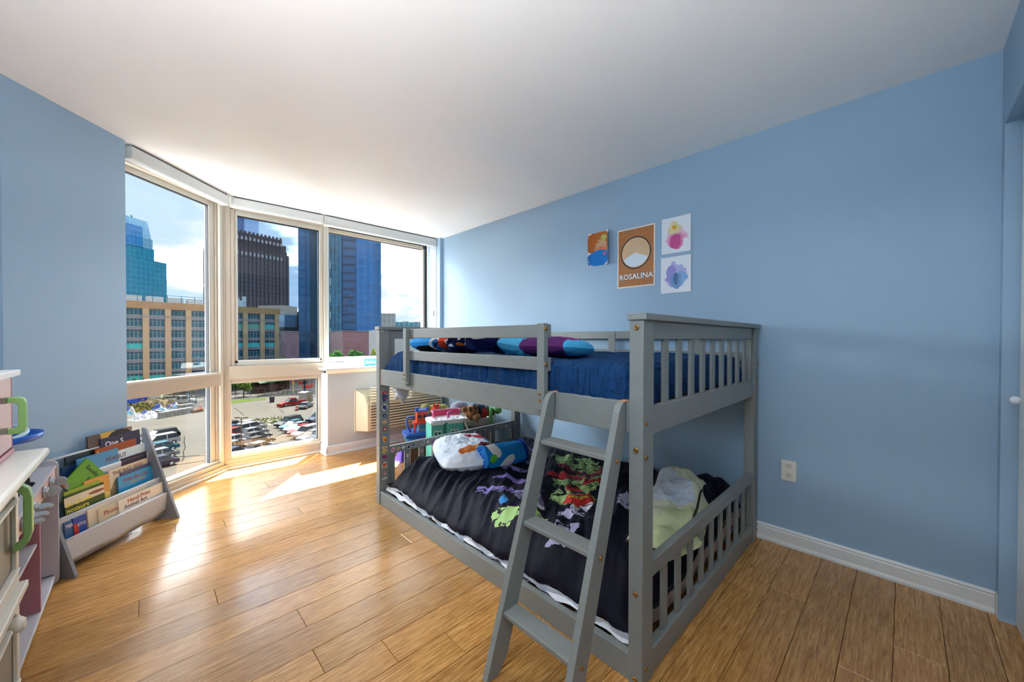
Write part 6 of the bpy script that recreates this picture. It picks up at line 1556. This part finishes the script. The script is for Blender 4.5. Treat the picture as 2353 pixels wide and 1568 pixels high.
# dark brown masonry tower
sB = 300.
M_BR = brick_mat('brown_tower_grid', '3a3138', '463c40', '6b5f62', 1., 8.2, 3.3, .75, .8, spec=.1); M_BRD = mat('brown_tower_stone', '5a4c50', .9)
zb0 = hgt(547, 551, sB)
t, LL = building('brown_office_tower', 'dark brown ribbed office tower with stepped crown', 520, sB * .97, 665, sB * 1.1, [
    ('shaft', 0, 1, 0, 45, 0, hgt(664, 590, sB * 1.1), M_BR), ('shoulder', 0, .965, .3, 44, hgt(664, 590, sB * 1.1), hgt(658, 580, sB * 1.09), M_BRD), ('crown', 0, .885, .6, 42, hgt(658, 580, sB * 1.09), hgt(648, 552, sB * 1.08), M_BRD), ('crown_step', .885, .955, .8, 40, hgt(658, 580, sB * 1.09), hgt(660, 566, sB * 1.09), M_BRD)])
for k in range(16): MB().box((LL * (k + .5) / 16 - .5, -1.2, 0), (LL * (k + .5) / 16 + .5, -.02, hgt(664, 590, sB * 1.1))).build('rib', mat('brown_rib', '6a5c5e', .9), t, local=True)
zc_ = hgt(648, 552, sB * 1.08)
for k in range(14):
    MB().box((LL * .885 * (k + .5) / 14 - .7, -.4, zc_ - 14), (LL * .885 * (k + .5) / 14 + .7, .58, zc_ + 1.4)).build('crown_fin', mat('crown_fin', '4a4048', .9), t, local=True)
    for zz in (zc_ - 6, zc_ - 18): MB().box((LL * .885 * (k + .5) / 14 - .6, -1.5, zz), (LL * .885 * (k + .5) / 14 + .6, -.42, zz + 2.4)).build('crown_lamp', mat('crown_lamp', 'b8b0b0', .8), t, local=True)
building('blue_glass_tower', 'sliver of blue glass tower behind the brown tower', 515, 420., 563, 425., [('shaft', 0, 1, 0, 40, 0, hgt(550, 430, 420.), gm('navy_curtain_wall', '0e4a86', '0c3f78', '2a6aa4', 5, 4, .3))])
# beige stepped building, small glass box, red brick block
building('beige_building', 'beige stepped building behind the glass box', 649, 255., 700, 275., [('base', 0, .25, 0, 30, 0, hgt(652, 716, 255.), brick_mat('beige_grid', '8f8074', 'a08f80', 'b5a493', 1., 3, 3.6, .6, .9)), ('wing', .06, 1, 2, 30, 0, hgt(652, 712, 255.), mat('beige_stone', 'b3a392', .9)), ('penthouse', .32, 1, 6, 26, hgt(652, 712, 255.), hgt(665, 701, 260.), mat('beige_stone_2', 'bba898', .9))])
building('white_banded_building', 'low white banded building beside the tan block', 641, 158., 652, 160., [('slab', 0, 1, 0, 8, 0, hgt(645, 779, 158.), brick_mat('white_bands', '2a2c38', '33343e', 'a8a29c', 1., 60, 1.45, .62, .7))])
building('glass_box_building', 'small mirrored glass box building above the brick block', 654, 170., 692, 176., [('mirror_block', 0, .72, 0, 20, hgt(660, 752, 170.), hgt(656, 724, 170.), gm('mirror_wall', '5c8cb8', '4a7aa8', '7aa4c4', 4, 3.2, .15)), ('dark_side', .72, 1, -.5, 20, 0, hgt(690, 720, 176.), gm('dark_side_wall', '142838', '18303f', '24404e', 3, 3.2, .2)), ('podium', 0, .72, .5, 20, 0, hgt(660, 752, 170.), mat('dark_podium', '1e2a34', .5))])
building('brick_building', 'plain dark red brick block below the glass box', 655, 137., 687, 140., [('brick_volume', 0, 1, 0, 8, 0, hgt(670, 763.5, 141.), brick_mat('red_brick', '6a2c36', '74323c', '84505a', 1., 1.2, .5, .06, .9, offset=.5)), ('roof_edge', -.01, 1.01, -.2, 8, hgt(670, 763.5, 141.), hgt(670, 762, 141.), mat('pale_coping', '9a9a9c', .8))])
# big blue glass tower pair
M_T3a = gm('painted_lit_curtain_wall', '2f6f9e', '3a7aa6', '1f5684', 3.0, 3.6, .45); M_T3b = gm('painted_shade_curtain_wall', '14344e', '1c3c54', '2a5068', 3.0, 3.6, .45)  # sunlit and shaded sides are put into two wall colours
t, LL = building('blue_glass_slab', 'tall blue glass slab tower with painted lit and shaded faces', 686, 168., 745, 172., [('painted_lit_face', 0, .45, 0, 30, 0, hgt(690, 420, 168.), M_T3a), ('painted_shade_face', .45, 1, -.6, 30, 0, hgt(690, 420, 168.), M_T3b)])
t, LL = building('tall_glass_tower', 'wide blue glass tower filling the sill window', 741, 150., 876, 158., [
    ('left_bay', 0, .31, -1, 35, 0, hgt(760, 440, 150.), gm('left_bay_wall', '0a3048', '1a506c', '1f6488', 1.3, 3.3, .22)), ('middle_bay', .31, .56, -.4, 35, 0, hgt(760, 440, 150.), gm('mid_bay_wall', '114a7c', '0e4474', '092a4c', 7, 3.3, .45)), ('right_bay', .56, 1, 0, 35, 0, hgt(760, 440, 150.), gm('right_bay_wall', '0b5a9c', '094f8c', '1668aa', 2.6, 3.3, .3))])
for k in range(9): MB().box((LL * .125, -1.12, 30 - 6.6 * k + 14), (LL * .14, -1.005, 33 - 6.6 * k + 14)).build('lit_window', mat('pale_lit_window', '8ab4b8', .5), t, local=True)
for x in (.31, .0, .97): MB().box((LL * x - .12, -1.2, 0), (LL * x + .12, .0, hgt(760, 440, 150.))).build('corner_mullion', mat('mullion_blue', '2a78b0', .4), t, local=True)
building('brick_building', 'long dark red brick building with faint window rows under the tall tower', 787, 128., 900, 138., [('brick_volume', 0, 1, 0, 20, 0, hgt(800, 761.5, 129.), brick_mat('maroon_brick', '6e2a3c', '742e40', '5a2438', 1., 2.6, 1.9, .35, .9)), ('roof_edge', -.004, 1.004, -.3, 20, hgt(800, 761.5, 129.), hgt(800, 760.5, 129.), mat('pale_coping', '9a9a9c', .8))])
building('grey_slab_building', 'grey apartment block to the right of the tall glass tower', 868, 210., 909, 214., [('slab', 0, 1, 0, 20, 0, hgt(890, 720, 210.), brick_mat('grey_slab_grid', '4a5a62', '56656c', '7c8488', 1., 2.4, 3.1, .5, .7))])
building('teal_low_building', 'long low teal glass building on the skyline', 906, 240., 1010, 250., [('lower_floor', 0, 1, 0, 20, 0, hgt(940, 750, 244.), gm('teal_low_wall', '3f8a9c', '4a95a6', '9ac8cc', 6, 3.2, .5)), ('upper_floor', 0, 1, -.5, 20, hgt(940, 750, 244.), hgt(940, 741, 244.), gm('teal_low_wall2', '2a7488', '348096', '6aaab4', 3, 6, .5)), ('roof_unit', .2, .32, 4, 10, hgt(940, 741, 244.), hgt(940, 738.5, 244.), M_DARKGASKET), ('roof_unit', .45, .75, 4, 10, hgt(940, 741, 244.), hgt(940, 739, 244.), M_DARKGASKET)])
t, LL = building('white_corrugated_building', 'white corrugated building seen between the bed slats', 872, 96., 1010, 104., [('wall', 0, 1, 0, 15, 0, hgt(900, 758, 97.), mat('white_corrugated', 'c9ccd0', .7))])
for k in range(60): MB().box((LL * k / 60, -.16, 0), (LL * k / 60 + .14, -.005, hgt(900, 758, 97.))).build('corrugation', mat('white_corrugated_2', 'b4b8bc', .7), t, local=True)
building('parking_garage', 'dark low garage behind the street trees', 500, 112., 600, 130., [('slab', 0, 1, 0, 14, 0, 4.6, mat('garage_dark', '3a3c42', .9)), ('parapet', 0, 1, -.2, 14, 4.6, 5.6, mat('garage_grey', '6a6c70', .9))])
